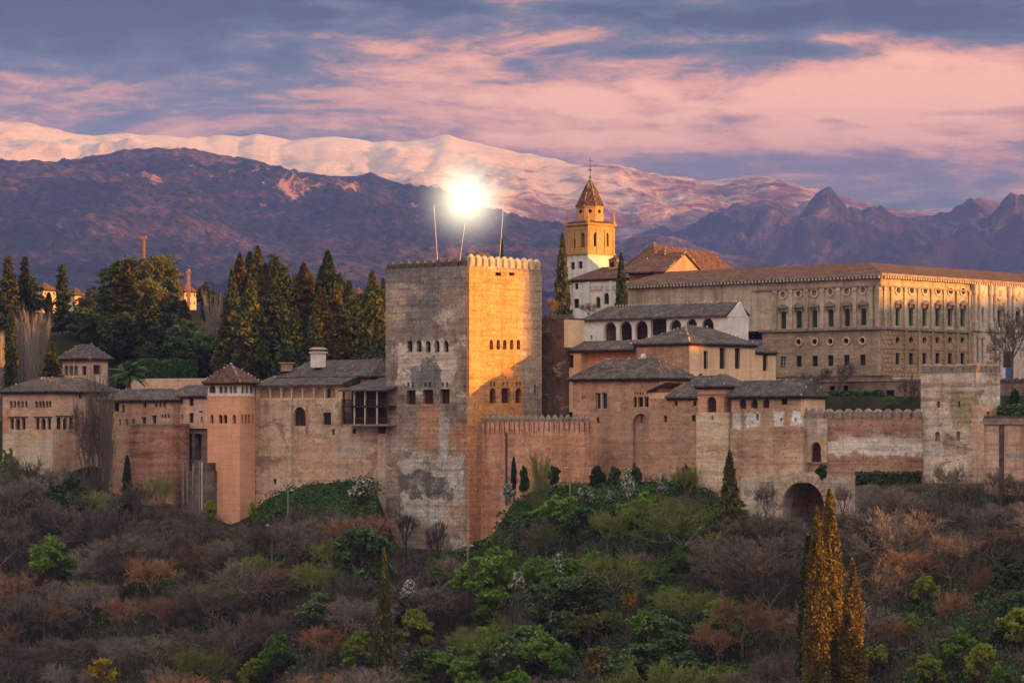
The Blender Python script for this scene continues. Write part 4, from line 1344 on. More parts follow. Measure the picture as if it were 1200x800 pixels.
# ---- timber balconies against the great tower
B = Bld('timber_balcony', 'dark two-storey timber balcony tucked between gallery house and great tower', 'balcony', 456, 500, 459, -40)
X0 = B.fx(401)
zr = B.z(456.5)
B.box('back_room', X0, 0, 2.2, 7, -.5, zr, 'dark_wood')
for za, zb_ in ((499, 496.8), (477, 474.8)):
    B.box('deck', X0, 0, 0, 2.19, B.z(za), B.z(zb_), 'grey_stone' if za > 490 else 'dark_wood')
for px in (402, 414.5, 427, 441, 452):
    x = B.fx(px)
    mb = MB()
    mb.box(x - .11, x + .11, .1, .3, B.z(496.7), B.z(477.2))
    mb.box(x - .11, x + .11, .1, .3, B.z(474.7), zr - .2)
    mb.build('post', M['pale_stone'] if 410 < px < 445 else M['dark_wood'], B.root)
for za in (489.5, 493, 468, 472):
    B.box('rail', X0, 0, .14, .22, B.z(za) - .05, B.z(za) + .05, 'dark_wood')
for za, zb_ in ((496.7, 489.5), (474.7, 468)):
    mb = MB()
    for x in np.linspace(X0, 0, 46):
        mb.box(x - .025, x + .025, .15, .21, B.z(za), B.z(zb_))
    mb.build('balusters', M['dark_wood'], B.root)
mb = MB()
mb.ring([[(X0 - .5, -.5, zr - .2), (.1, -.5, zr - .2), (.1, 7, zr + 1.2), (X0 + 1, 7, zr + 1.2)], [(X0 - .5, -.5, zr), (.1, -.5, zr), (.1, 7, zr + 2.1), (X0 + 2, 7, zr + 2.1)]])
mb.build('roof', M['old_tiles'], B.root)

# ---- leftmost palace
B = Bld('corner_palace', 'pale two-storey palace at the left edge with rows of small arched windows', 'palace', 62, 545, 500, -34)
X0, Y1, ZT = B.fx(3), B.ry(140), B.z(458)
f = [(x - 1.6, x + 1.6, 469.6, 477.3, 'a', 'wood') for x in (13, 17.4, 21.7, 26.2, 30.6, 42.8, 47, 50.9, 55, 58.6)]
for a in (12, 42):
    f += [(a, a + 4.2, 490, 503, 'r', 'wood'), (a + 6, a + 11.4, 490, 503.4, 'a', 'wood'), (a + 13.6, a + 17.8, 490, 503, 'r', 'wood')]
r = [(66.4, 72, 489, 503, 'r', 'wood'), (73.8, 79.2, 489, 503, 'a', 'wood'), (81, 86.4, 489, 503, 'r', 'wood'), (92.5, 96, 460.5, 467, 'r', 'dark'), (100, 104, 490, 502, 'r', 'wood'), (116, 120, 488, 500, 'r', 'dark')]
B.walls(X0, 0, 0, Y1, -10, ZT, M['left_palace_wall'], f=f, r=r)
for a, b in ((10, 33), (40, 61.5)):
    B.box('lintel', B.fx(a), B.fx(b), -.14, -.003, B.z(489.2), B.z(487.9), 'dark_wood')
B.box('lintel', .003, .14, B.ry(65), B.ry(88), B.z(488), B.z(486.7), 'dark_wood')
B.roof(X0, 0, 0, Y1, ZT + .05, B.z(442) - B.z(459), .8, ridge=Y1 - 6, along='y')

# ---- square lookout behind it
B = Bld('lookout_house', 'small square pavilion with paired glazed windows rising behind the leftmost palace', 'pavilion', 104, 458, 520, -40)
X0, Y1, ZT = B.fx(73), B.ry(126.5), B.z(419)
B.walls(X0, 0, 0, Y1, -4, ZT, M['pink_plaster'], f=[(75.6, 80, 428.6, 439.5, 'r', 'blue'), (81, 85.6, 428.6, 439.5, 'r', 'blue'), (86.6, 91, 428.6, 439.5, 'r', 'blue'), (96, 101, 428.6, 439.5, 'r', 'glass'), (84, 87, 446, 450, 'r', 'dark'), (95, 97.4, 443.5, 449, 'r', 'dark')],
        r=[(109.5, 117.5, 427.5, 438.5, 'r', 'wood')])
B.roof(X0, 0, 0, Y1, ZT, B.z(403.5) - B.z(420), .8, ridge=3.5)

# ---- long wing left
B = Bld('long_wing', 'long pink wing with scattered small windows under a grey roof', 'house wing', 203, 560, 487, -38)
X0, ZT = B.fx(118), B.z(468)
f = [(133.6, 139.6, 472.3, 482, 'r', 'dark'), (142.4, 146, 474, 483, 'a', 'dark'), (168, 171.6, 471, 477, 'r', 'wood'), (181.6, 184.2, 470.6, 477, 'r', 'wood'), (186.6, 189.2, 470.6, 477, 'r', 'wood'), (191.4, 194, 470.6, 477, 'r', 'wood'),
     (189, 191.2, 485, 489.4, 'r', 'dark'), (192.5, 194.7, 485, 489.4, 'r', 'dark'), (196.3, 198.7, 485, 489.4, 'r', 'dark'), (139.5, 142, 491, 498, 'r', 'dark'), (147.3, 150, 491, 498, 'r', 'dark'), (155, 158, 491, 497, 'r', 'dark'), (167, 171, 489, 497, 'r', 'wood'), (179, 183, 487, 497, 'r', 'wood')]
B.walls(X0, 0, 0, 6, -8, ZT, M['hall_wall'], f=f)
B.roof(X0, 0, 0, 6, ZT + .05, B.z(456) - B.z(469), .6, ridge=11)
mb = MB()
for px in (169, 181):
    mb.box(B.fx(px - 3), B.fx(px + 3), -.1, -.003, B.z(487.4 if px > 175 else 489.5), B.z(486.4 if px > 175 else 488.3))
mb.build('lintels', M['dark_wood'], B.root)

B = Bld('pink_house', 'pink house with deep lintelled windows next to the tall salmon tower', 'house', 246, 560, 484, -38)
X0, ZT = B.fx(203.5), B.z(463.5)
f = [(211.6, 214, 467, 473.4, 'r', 'wood'), (221.6, 226.7, 466.6, 475.6, 'r', 'wood'), (212.6, 214.7, 486, 491.6, 'r', 'dark'), (221.6, 226.7, 483.6, 495, 'r', 'wood'), (233, 237.4, 481, 483.2, 'r', 'dark'), (235, 237.4, 488, 494.4, 'r', 'dark')]
B.walls(X0, 0, 0, 7, B.z(502.5), ZT, M['pink_plaster'], f=f)
B.roof(X0 - 1.5, 0, 0, 7, ZT + .05, B.z(451) - B.z(464), .6, ridge=7, gable=('x1',))
f = [(203.8, 209.2, 508, 534, 'r', 'dark'), (215.8, 224.5, 508, 538, 'r', 'dark'), (228, 236, 508, 538, 'r', 'dark')]
B.walls(X0, 0, .15, 7, -9, B.z(502.5) - .003, M['stair_stone'], f=f, depth=1.6, name='undercroft_wall', win='archway')
mb = MB()
mb.box(X0, 0, -.1, .14, B.z(503.2), B.z(501.8))
mb.build('string_course', M['dark_wood'], B.root)

B = Bld('red_buttress', 'reddish banded rammed-earth buttress in front of the long wing', 'wall', 202, 585, 483, -38)
X0, ZT = B.fx(152), B.z(498)
B.walls(X0, 0, 0, 4, -6, ZT, M['red_wall'])
B.box('coping', X0 - .1, .1, -.1, 4, ZT + .003, ZT + .3, 'grey_stone')

# ---- stair wall with pale posts below the undercroft
B = Bld('stepped_wall', 'dark damp stone wall with pale upright posts at the foot of the pink house', 'wall', 242, 600, 479, -38)
X0 = B.fx(212)
B.walls(X0, 0, 0, 3, -4, B.z(552), M['stair_stone'])
B.walls(B.fx(226), -.3, .4, 3, B.z(552), B.z(542), M['stair_stone'], name='upper_step')
for px, a, b in ((214.5, 540, 592), (219.5, 545, 590), (233.5, 541, 603), (236.2, 541, 600), (226, 543, 580)):
    mb = MB()
    x = B.fx(px, -.3)
    mb.box(x - .11, x + .11, -.3, -.1, B.z(b), B.z(a))
    mb.build('post', M['pale_stone'] if px > 235 else M['grey_stone'], B.root)

# ---- background houses on the hill
def far_house(name, label, x0, x1, top, base, Y, mat, roofed=True, floors=3, ang=-40):
    cp = x0 + (x1 - x0) * .45
    B = Bld(name, label, 'house', cp, base, Y, ang)
    X0, Y1, ZT = B.fx(x0), B.ry(x1), B.z(top)
    f, r = [], []
    for k in range(floors):
        ya = top + (base - top) * (k + .35) / (floors + .4)
        yb = ya + (base - top) * .32 / floors
        n_ = 3
        for j in range(n_):
            a = x0 + (cp - x0) * (j + .3) / n_
            f.append((a, a + (cp - x0) * .35 / n_, ya, yb, 'r', 'dark'))
            a = cp + (x1 - cp) * (j + .3) / n_
            r.append((a, a + (x1 - cp) * .35 / n_, ya, yb, 'r', 'dark'))
    B.walls(X0, 0, 0, Y1, -8, ZT, M[mat], f=f, r=r)
    if roofed:
        B.roof(X0, 0, 0, Y1, ZT + .05, 2.2, .6, mat='brown_tiles', caps=False)
    return B


far_house('hillside_house', 'sunlit orange house with a flat front far behind the bare white poplars', 38, 66, 339, 372, 850, 'saffron_plaster')
far_house('hillside_villa', 'small sunlit villa between the dark fir and the olive tree', 80, 97, 345, 372, 900, 'saffron_plaster', floors=2)
far_house('hillside_block', 'sunlit orange block behind the round pines with a slim turret', 205, 230, 341, 372, 850, 'salmon_plaster')
far_house('garden_house', 'pink house with grey hipped roof half hidden by the dark garden bushes', 89, 119, 378, 398, 640, 'pink_plaster', floors=1)
far_house('pine_house', 'small pale house seen between the cypresses beside the great tower', 405, 432, 408, 432, 545, 'pink_plaster', floors=1)
far_house('hill_lodge', 'pale lodge high behind the cypress crowns left of the great tower', 414, 426, 346, 380, 800, 'pink_plaster', floors=2)
t_ = thing('slim_turret', 'slim pink turret rising behind the orange hillside block', 'turret', P(221, 346, 845))
k = 845 / F
mb = MB()
mb.box(-1.7 * k, 1.7 * k, -.45, .45, -18, 26 * k)
mb.box(-2.6 * k, 2.6 * k, -.7, .7, 26 * k + .003, 28 * k)
mb.build('shaft', M['mast_paint'], t_)
mb = MB()
mb.lathe((0, 0, 28 * k), [(.5, 0), (.45, .5), (.1, .8)], 8)
mb.build('cap', M['mast_paint'], t_)
t_ = thing('signal_mast', 'tall orange signal mast with a broad head above the round pines', 'mast', P(168, 330, 1100))
k = 1100 / F
mb = MB()
for a, b in ((-1, -1), (1, -1), (1, 1), (-1, 1)):
    mb.tube((a * 2.2 * k * .5, b * .8, -34), (a * 1.6 * k * .5, b * .6, 50 * k), .22, .2, 5)
for j in range(14):
    z0_, z1_ = -4 + j * 1.5, -4 + (j + 1) * 1.5
    mb.tube((-1.1 * k, -.8, z0_), (1.0 * k, -.8, z1_), .12, .12, 4)
    mb.tube((1.1 * k, -.8, z0_), (-1.0 * k, -.8, z1_), .12, .12, 4)
mb.box(-.7, .7, -.5, .5, -34, 50 * k)
mb.build('lattice', M['mast_paint'], t_)
mb = MB()
mb.box(-4 * k, 4 * k, -1.2, 1.2, 50 * k, 51.5 * k)
for j in (-3.4, -1.6, .2, 2, 3.4):
    mb.box(j * k - .15, j * k + .15, -.5, .5, 51.5 * k, 53.4 * k)
mb.build('platform', M['mast_paint'], t_)

# a garden wall and clipped hedges in the upper garden, left
B = Bld('garden_wall', 'low pinkish garden wall behind the long wing, below the clipped hedge', 'wall', 246, 462, 512, -20)
B.walls(B.fx(150), 0, 0, 1, -3, B.z(443), M['pink_plaster'])

# a lived-in detail: street lamps on the slope
def street_lamp(px, top, base, Y, label):
    t_ = thing('street_lamp', label, 'street lamp', P(px, base, Y), 0, 'street lamps on the slope')
    h = (base - top) / F * Y
    mb = MB()
    mb.lathe((0, 0, 0), [(.14, -2.5), (.14, .3), (.09, .35), (.075, h)], 8)
    mb.build('pole', M['pale_metal'], t_)
    mb = MB()
    mb.box(-.95, .95, -.04, .04, h - .05, h + .05)
    mb.build('arm', M['pale_metal'], t_)
    for s_ in (-1, 1):
        mb = MB()
        mb.ring([[(s_ * .6 - .35, -.2, h + .05), (s_ * .6 + .35, -.2, h + .05), (s_ * .6 + .35, .2, h + .05), (s_ * .6 - .35, .2, h + .05)], [(s_ * .6 - .2, -.1, h + .28), (s_ * .6 + .2, -.1, h + .28), (s_ * .6 + .2, .1, h + .28), (s_ * .6 - .2, .1, h + .28)]])
        mb.build('lamp_head', M['pale_metal'], t_)


street_lamp(337.5, 575, 600, 455, 'grey street lamp on the green slope below the gallery house')
street_lamp(318.6, 616, 636, 448, 'short pale street lamp low on the slope below the gallery house')
street_lamp(668, 549, 566, 434, 'grey street lamp at the foot of the brick hall')
street_lamp(548, 640, 662, 432, 'grey street lamp below the corner of the great tower')

# ================================================================== TERRAIN
GL = [(-300, 530, 560), (0, 503, 556), (100, 498, 560), (150, 486, 588), (240, 480, 604), (285, 478, 618), (300, 478, 592), (345, 473, 570), (430, 464, 562), (441, 459, 566), (450, 455, 642), (550, 449, 647), (575, 450, 630), (592, 448, 600), (606, 446, 582), (640, 442, 570),
      (690, 436, 565), (800, 429, 566), (858, 419, 582), (872, 408, 606), (940, 404, 612), (1003, 399, 606), (1030, 402, 566), (1080, 397, 566), (1200, 387, 568), (1400, 365, 568), (1700, 340, 570)]
GX, GY, GP = (np.array(c, float) for c in zip(*GL))


def wall_line(px):
    y = float(np.interp(px, GX, GY))
    return y, (HOR - float(np.interp(px, GX, GP))) / F * y


def ground(x, y):
    if y < 30:
        return -1.7 - .12 * y
    px = 600 + x / y * F if y > 200 else 600 + x / 200 * F
    yb, zb = wall_line(px)
    if y <= yb:
        d = yb - y
        z = zb - .33 * d - .0006 * d * d
        z += 1.3 * noise.noise(Vector((x * .035, y * .05, 1.3))) * min(1, d / 8)
        z = max(z, -52 + 2 * noise.noise(Vector((x * .02, y * .02, 5))))
        if y < 180:
            k = (y - 30) / 150
            k = k * k * (3 - 2 * k)
            z = z * k + (-1.7 - .12 * y) * (1 - k)
        return z
    d = y - yb
    wl = min(1, max(0, (500 - px) / 60))          # the upper garden climbs on the left of the great tower
    d0 = 34 if px < 255 else 17
    up = zb + min(1, max(0, (d - d0) / 9)) * (4.5 - zb)
    if y > 500:
        up += (min(y, 575) - 500) * .25 * wl + max(0, y - 575) * .01 * wl
    if y > 540:
        up += (min(y, 700) - 540) * .055 * (1 - wl) + max(0, y - 700) * .02 * (1 - wl)
    if y > 505:
        up += 1.2 * noise.noise(Vector((x * .05, y * .05, 4)))
    return up


ys = np.concatenate([np.arange(-60, 300, 15), np.arange(300, 560, 2.2), np.arange(560, 900, 14), np.geomspace(900, 5200, 22)])
us = np.linspace(-1, 1, 191)
gv, gf = [], []
for y in ys:
    half = 150 + max(0, y) * .30 + (max(0, y - 700)) * .25
    for u in us:
        x = u * half
        gv.append((x, y, ground(x, y)))
nu = len(us)
for i in range(len(ys) - 1):
    for j in range(nu - 1):
        a = i * nu + j
        gf.append((a, a + 1, a + nu + 1, a + nu))
m, n = mat_begin('slope_soil')
a = n.noise(n.obj, .06, 9, .7, .5)
b = n.noise(n.obj, .5, 8, .75)
col = n.ramp(n.m('ADD', n.m('MULTIPLY', a, .6), n.m('MULTIPLY', b, .45)), [(.36, (.008, .012, .006)), (.5, (.016, .022, .009)), (.58, (.026, .022, .016)), (.72, (.045, .036, .026))])
n.t.links.new(col, n.bsdf.inputs['Base Color'])
n.bsdf.inputs['Roughness'].default_value = .95
n.bsdf.inputs['Specular IOR Level'].default_value = .1
bump(n, b, .6, .5)
g = link_mesh('ground', gv, gf, m, None, True)
g['kind'] = 'structure'

# unseen hill added right of the frame, shaped to shade the lower walls
SD = Vector((.9292, -.3697, 0)).normalized()
PD = Vector((.3697, .9292, 0)).normalized()
HD = [(240, -40), (315, -8), (328, -1), (336, 3), (346, 9.5), (352, 20), (357, 28), (366, 33), (373, 39), (388, 47), (393, 55), (405, 56), (417, 57), (420, 58), (424, 60.5), (431.5, 60.5), (434.5, 70), (442, 70), (447, 71), (458, 72), (466, 74), (478, 78), (492, 78), (502, 68.5), (535, 68.5), (556, 69.5), (566, 80), (590, 80), (640, 60), (720, 40)]  # crest heights chosen for where the shade edge falls on the walls
hx, hz = zip(*HD)
hv, hf = [], []
ds = np.arange(250, 721, 2.0)
for d in ds:
    H = float(np.interp(d, hx, hz)) + .5 * noise.noise(Vector((d * .2, 0, 0)))
    for w in (-75, -45, -25, -10, -3, 0, 6, 20, 45, 80, 130):
        p = SD * (250 + w) + PD * float(d)
        k = max(0.0, 1 - abs(w) / (75 if w < 0 else 130)) ** .8
        hv.append((p.x, p.y, -45 + (H + 45) * k))
for i in range(len(ds) - 1):
    for j in range(10):
        a = i * 11 + j
        hf.append((a, a + 11, a + 12, a + 1))
h_ = link_mesh('shade_hill', hv, hf, m, None, True)
h_['kind'] = 'structure'
p = SD * 252 + PD * 431.8  # unseen tower added to shade a strip of the great tower's side
B = Bld('shade_tower', 'unseen square stone tower added right of the palace to shade the great tower', 'tower', 0, 500, 1)
B.root.location = (p.x, p.y, 0)
B.root.rotation_euler = (0, 0, math.atan2(SD.y, SD.x))
B.walls(-6, 6, -3.3, 3.3, 20, 84, M['old_wall'])
B.merlons((-6, -3.3, 84), (6, -3.3, 84), 7, 1.1, .7, 1.3, 'grey_stone')

# mountains
def ridge(name, Y, depth, back, prof, base, mat, nx, ny, amp, freq, power=1.25, crest=0.0, spike=0.0, x0=-260, x1=1460, seed=0.0, zf=1.0):
    px, py = zip(*prof)
    v, f = [], []
    rows = [(-back, .0)] + [(0.0, 0.0)] + [(depth * (j / ny), j / ny) for j in range(1, ny + 1)]
    for dy, t_ in rows:
        for i in range(nx + 1):
            p_ = x0 + (x1 - x0) * i / nx
            x = (p_ - 600) / F * Y
            H = (HOR - float(np.interp(p_, px, py))) / F * Y
            H += crest * noise.noise(Vector((x * freq * 6, seed, 3))) + crest * .6 * noise.noise(Vector((x * freq * 17, seed, 8)))
            y = Y - dy
            if dy < 0:
                v.append((x, Y + back, H * .55))
                continue
            q = Vector((x * freq + seed, y * freq * 1.0, seed))
            nn = noise.ridged_multi_fractal(q, 1.0, 2.1, 6, 1.0, 2.0) - 1.1
            n2_ = noise.fractal(q * 2.3, .8, 2.2, 5)
            env = min(1, t_ * 5) * (1 - t_ * .5)
            z = base + (H - base) * (1 - t_) ** power + (nn * .7 + n2_ * .35) * amp * env
            if spike:
                z += spike * abs(noise.noise(Vector((x * .03, y * .03, 2)))) * min(1, t_ * 8 + .25)
            v.append((x + (noise.noise(q * 3) * amp * .3 if t_ > 0 else 0), y, z))
    w = nx + 1
    for r_ in range(len(rows) - 1):
        for i in range(nx):
            a = r_ * w + i
            f.append((a + w, a + w + 1, a + 1, a))
    o = link_mesh(name, v, f, mat, None, True)
    o['kind'] = 'structure'
    return o


def mount_mat(name, kind):
    m, n = mat_begin(name)
    o = n.obj
    geo = n.n('ShaderNodeNewGeometry')
    sp = n.n('ShaderNodeSeparateXYZ')
    n.t.links.new(geo.outputs['Normal'], sp.inputs[0])
    ps = n.n('ShaderNodeSeparateXYZ')
    n.t.links.new(o, ps.inputs[0])
    if kind == 'snow':
        a = n.noise(o, .0014, 12, .70, .8, mul=(1, 1, 2.6))
        b = n.noise(o, .0065, 10, .76, 1.0, mul=(1, 1, 3.0))
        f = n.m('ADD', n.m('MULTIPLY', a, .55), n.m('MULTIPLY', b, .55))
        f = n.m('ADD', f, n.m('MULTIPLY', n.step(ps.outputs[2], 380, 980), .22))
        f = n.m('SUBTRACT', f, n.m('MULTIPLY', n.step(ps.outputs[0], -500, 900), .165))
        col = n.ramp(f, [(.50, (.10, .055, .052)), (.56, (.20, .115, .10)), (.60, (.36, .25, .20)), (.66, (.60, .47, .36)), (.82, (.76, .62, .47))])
        n.t.links.new(col, n.bsdf.inputs['Base Color'])
        bump(n, n.m('ADD', n.noise(o, .012, 8, .7), n.m('MULTIPLY', b, .8)), 1.0, 30)
    elif kind == 'wood':
        a = n.noise(o, .0021, 10, .70, .7)
        v = n.n('ShaderNodeTexVoronoi')
        n.t.links.new(o, v.inputs['Vector'])
        v.inputs['Scale'].default_value = .045
        fine = n.noise(o, .035, 5, .75)
        col = n.ramp(n.m('ADD', n.m('MULTIPLY', a, .62), n.m('MULTIPLY', fine, .4)), [(.40, (.005, .010, .016)), (.51, (.018, .024, .030)), (.58, (.075, .048, .046)), (.68, (.22, .115, .09))])
        gx = n.m('DIVIDE', n.m('ADD', ps.outputs[0], 640.0), 330.0)
        gz = n.m('DIVIDE', n.m('SUBTRACT', ps.outputs[2], 585.0), 75.0)
        near = n.m('EXPONENT', n.m('MULTIPLY', n.m('ADD', n.m('MULTIPLY', gx, gx), n.m('MULTIPLY', gz, gz)), -1.0))
        rock = n.step(n.m('ADD', n.noise(o, .0046, 11, .76, .7, mul=(1.6, 1, 1.2), loc=(4, 2, 0)), n.m('MULTIPLY', near, .10)), .63, .69)
        col = n.mix(n.m('MULTIPLY', rock, .9), col, (.42, .22, .17))
        col = n.mix(.85, col, n.ramp(v.outputs['Distance'], [(.1, (.35, .38, .40)), (.55, (1.7, 1.6, 1.5))]), 'MULTIPLY')
        n.t.links.new(col, n.bsdf.inputs['Base Color'])
        bump(n, n.m('ADD', fine, n.m('MULTIPLY', a, 2)), 1.0, 40)
    else:
        a = n.noise(o, .0019, 11, .72, .9, mul=(1.6, 1, .8))
        b = n.noise(o, .0085, 10, .78, .8, mul=(1.5, 1, .5))
        k_ = .012 if kind == 'pink' else -.015
        col = n.ramp(n.m('ADD', n.m('MULTIPLY', a, .55), n.m('MULTIPLY', b, .5)), [(.44 - k_, (.022, .024, .034)), (.53 - k_, (.060, .052, .058)), (.585 - k_, (.20, .125, .105)), (.66 - k_, (.46, .30, .25))])
        n.t.links.new(col, n.bsdf.inputs['Base Color'])
        bump(n, n.m('ADD', b, a), 1.0, 60)
    n.bsdf.inputs['Roughness'].default_value = .95
    n.bsdf.inputs['Specular IOR Level'].default_value = .05
    return m


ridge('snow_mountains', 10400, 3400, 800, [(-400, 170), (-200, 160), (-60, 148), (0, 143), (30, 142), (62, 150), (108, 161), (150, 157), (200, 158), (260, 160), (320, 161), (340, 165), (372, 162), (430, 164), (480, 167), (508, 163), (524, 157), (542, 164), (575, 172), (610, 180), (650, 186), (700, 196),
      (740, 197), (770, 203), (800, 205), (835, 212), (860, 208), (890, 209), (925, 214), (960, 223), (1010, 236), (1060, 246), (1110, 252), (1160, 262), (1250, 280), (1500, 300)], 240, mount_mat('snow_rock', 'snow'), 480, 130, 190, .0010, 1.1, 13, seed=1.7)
ridge('slate_ridge', 9200, 2400, 700, [(-300, 330), (560, 330), (640, 318), (700, 300), (760, 284), (790, 272), (812, 260), (832, 249), (850, 243), (868, 236), (885, 239), (905, 233), (922, 241), (945, 237), (960, 240), (975, 248), (990, 244), (1006, 251), (1028, 253), (1044, 259), (1062, 255), (1090, 253), (1112, 247), (1128, 242), (1143, 237), (1156, 243),
      (1172, 249), (1192, 245), (1230, 240), (1300, 250), (1500, 262)], 240, mount_mat('slate_rock', 'slate'), 560, 120, 220, .0018, 1.0, 27, seed=5.1)
ridge('wooded_hill', 8000, 3000, 1000, [(-400, 205), (-100, 215), (0, 209), (30, 204), (60, 197), (95, 188), (130, 182), (152, 178), (178, 176), (205, 177), (232, 178), (262, 184), (300, 190), (335, 198), (365, 203), (395, 207), (420, 207), (434, 203), (450, 209), (480, 217), (520, 228), (570, 246),
      (620, 262), (680, 282), (760, 310), (900, 340), (1500, 360)], 220, mount_mat('forest_rock', 'wood'), 560, 170, 120, .0011, .95, 9, 24, seed=9.3)
ridge('pink_ridge', 6600, 1400, 600, [(-300, 400), (480, 345), (560, 318), (600, 300), (640, 290), (670, 300), (700, 300), (722, 288), (745, 280), (768, 275), (790, 281), (815, 287), (840, 294), (880, 304), (960, 316), (1060, 322), (1300, 330), (1500, 340)], 180, mount_mat('pink_rock', 'pink'), 380, 70, 75, .0024, 1.0, 12, 8, seed=3.3)

# ------------------------------------------------------------------ haze
HAZE = 4.9e-5
mb = MB()
mb.box(-5000, 5000, -200, 11600, -70, 1250)
m = bpy.data.materials.new('haze_air')
m.use_nodes = True
nn_ = NT(m.node_tree)
pv = nn_.n('ShaderNodeVolumePrincipled')
pv.inputs['Color'].default_value = (.20, .34, 1.0, 1)
pv.inputs['Density'].default_value = HAZE
pv.inputs['Anisotropy'].default_value = .1
oo = nn_.n('ShaderNodeOutputMaterial')
nn_.t.links.new(pv.outputs[0], oo.inputs['Volume'])
hz_ = mb.build('haze', m)
hz_['kind'] = 'stuff'
hz_['label'] = 'thin bluish evening haze filling the valley air'

# ================================================================== TREES
leaf_mat('cypress_leaf', (.024, .044, .014), (.054, .076, .022), (.11, .115, .030), .5, .12)
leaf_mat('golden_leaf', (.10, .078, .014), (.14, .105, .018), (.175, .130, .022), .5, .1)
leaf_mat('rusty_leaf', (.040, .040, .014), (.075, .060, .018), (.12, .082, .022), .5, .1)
leaf_mat('dark_leaf', (.018, .038, .016), (.038, .066, .024), (.068, .10, .034), .5, .15)
leaf_mat('pine_leaf', (.045, .068, .016), (.095, .115, .026), (.17, .17, .038), .35, .15)
leaf_mat('olive_leaf', (.05, .055, .02), (.10, .095, .03), (.17, .14, .045), .4, .2)
leaf_mat('fir_leaf', (.020, .034, .016), (.042, .054, .024), (.080, .078, .032), .5, .1)
leaf_mat('green_leaf', (.055, .135, .018), (.11, .23, .028), (.17, .29, .040), .35, .3)
leaf_mat('lime_leaf', (.12, .18, .022), (.21, .27, .034), (.34, .37, .055), .35, .35)
leaf_mat('teal_leaf', (.040, .088, .032), (.072, .135, .050), (.11, .18, .066), .35, .2)
leaf_mat('yellow_leaf', (.20, .13, .01), (.34, .22, .015), (.46, .32, .03), .35, .3)
leaf_mat('blossom', (.40, .42, .40), (.56, .58, .55), (.68, .68, .64), .5, .2)
leaf_mat('hedge_leaf', (.020, .062, .018), (.042, .11, .030), (.070, .15, .040), .6, .15)
leaf_mat('palm_leaf', (.020, .060, .022), (.035, .095, .035), (.06, .14, .05), .4, .2)
leaf_mat('twig_grey', (.064, .055, .046), (.140, .119, .098), (.26, .216, .175), .25, .0)
leaf_mat('twig_mauve', (.064, .054, .047), (.130, .108, .092), (.23, .19, .16), .25, .0)
leaf_mat('twig_sunlit_rust', (.14, .080, .050), (.25, .14, .078), (.38, .21, .11), .25, .0)  # orange of sunlit crown tops put into the twig colour
leaf_mat('twig_dark', (.040, .032, .030), (.070, .056, .050), (.11, .088, .078), .25, .0)
leaf_mat('twig_pale', (.22, .19, .16), (.34, .30, .26), (.46, .41, .36), .25, .0)
leaf_mat('twig_green', (.085, .115, .028), (.16, .20, .048), (.24, .28, .07), .25, .1)
simple_mat('bark', (.07, .056, .046), (.17, .14, .115), 2)
simple_mat('pale_bark', (.20, .18, .16), (.34, .31, .28), 2)
simple_mat('core_green', (.006, .011, .006), (.012, .020, .010), 1)


def mesh_np(name, v, f4, mats):
    me = bpy.data.meshes.new(name)
    n_v, n_f = len(v), len(f4)
    me.vertices.add(n_v)
    me.vertices.foreach_set('co', np.asarray(v, np.float32).ravel())
    me.loops.add(n_f * 4)
    me.loops.foreach_set('vertex_index', np.asarray(f4, np.int32).ravel())
    me.polygons.add(n_f)
    me.polygons.foreach_set('loop_start', np.arange(0, n_f * 4, 4, dtype=np.int32))
    for mm in mats:
        me.materials.append(mm)
    me.update(calc_edges=True)
    me.validate()
    return me


def leaves(pts, size, rs, up=.35, aspect=1.6):
    """one small quad per point, loosely random orientation"""
    n_ = len(pts)
    a = rs.normal(size=(n_, 3))
    a[:, 2] = a[:, 2] * .8 + up
    a /= np.linalg.norm(a, axis=1)[:, None]
    b = np.cross(a, rs.normal(size=(n_, 3)))
    b /= np.linalg.norm(b, axis=1)[:, None]
    s = size * rs.uniform(.6, 1.35, n_)[:, None]
    a, b = a * s * aspect / 2, b * s / 2
    v = np.stack([pts - a - b * .6, pts - a * .2 + b - a * .1, pts + a + b * .3, pts + a * .3 - b], 1).reshape(-1, 3)
    return v, np.arange(n_ * 4).reshape(-1, 4)


def prisms(segs):
    """three-sided tapered sticks"""
    p0 = np.array([s[0] for s in segs], float)
    p1 = np.array([s[1] for s in segs], float)
    r0 = np.array([s[2] for s in segs])[:, None]
    r1 = np.array([s[3] for s in segs])[:, None]
    d = p1 - p0
    d /= np.linalg.norm(d, axis=1)[:, None] + 1e-9
    h = np.where(np.abs(d[:, 2:3]) < .9, [[0, 0, 1.]], [[1., 0, 0]])
    a = np.cross(d, h)
    a /= np.linalg.norm(a, axis=1)[:, None]
    b = np.cross(d, a)
    ring = []
    for p, r_ in ((p0, r0), (p1, r1)):
        for k in range(3):
            q = 2 * math.pi * k / 3
            ring.append(p + (a * math.cos(q) + b * math.sin(q)) * r_)
    v = np.stack(ring, 1).reshape(-1, 3)
    i = np.arange(len(segs))[:, None] * 6
    f = np.concatenate([np.concatenate([i + k, i + (k + 1) % 3, i + 3 + (k + 1) % 3, i + 3 + k], 1) for k in range(3)])
    return v, f


def join(parts):
    vs, fs, off = [], [], 0
    for v, f in parts:
        vs.append(v)
        fs.append(f + off)
        off += len(v)
    return np.concatenate(vs), np.concatenate(fs)


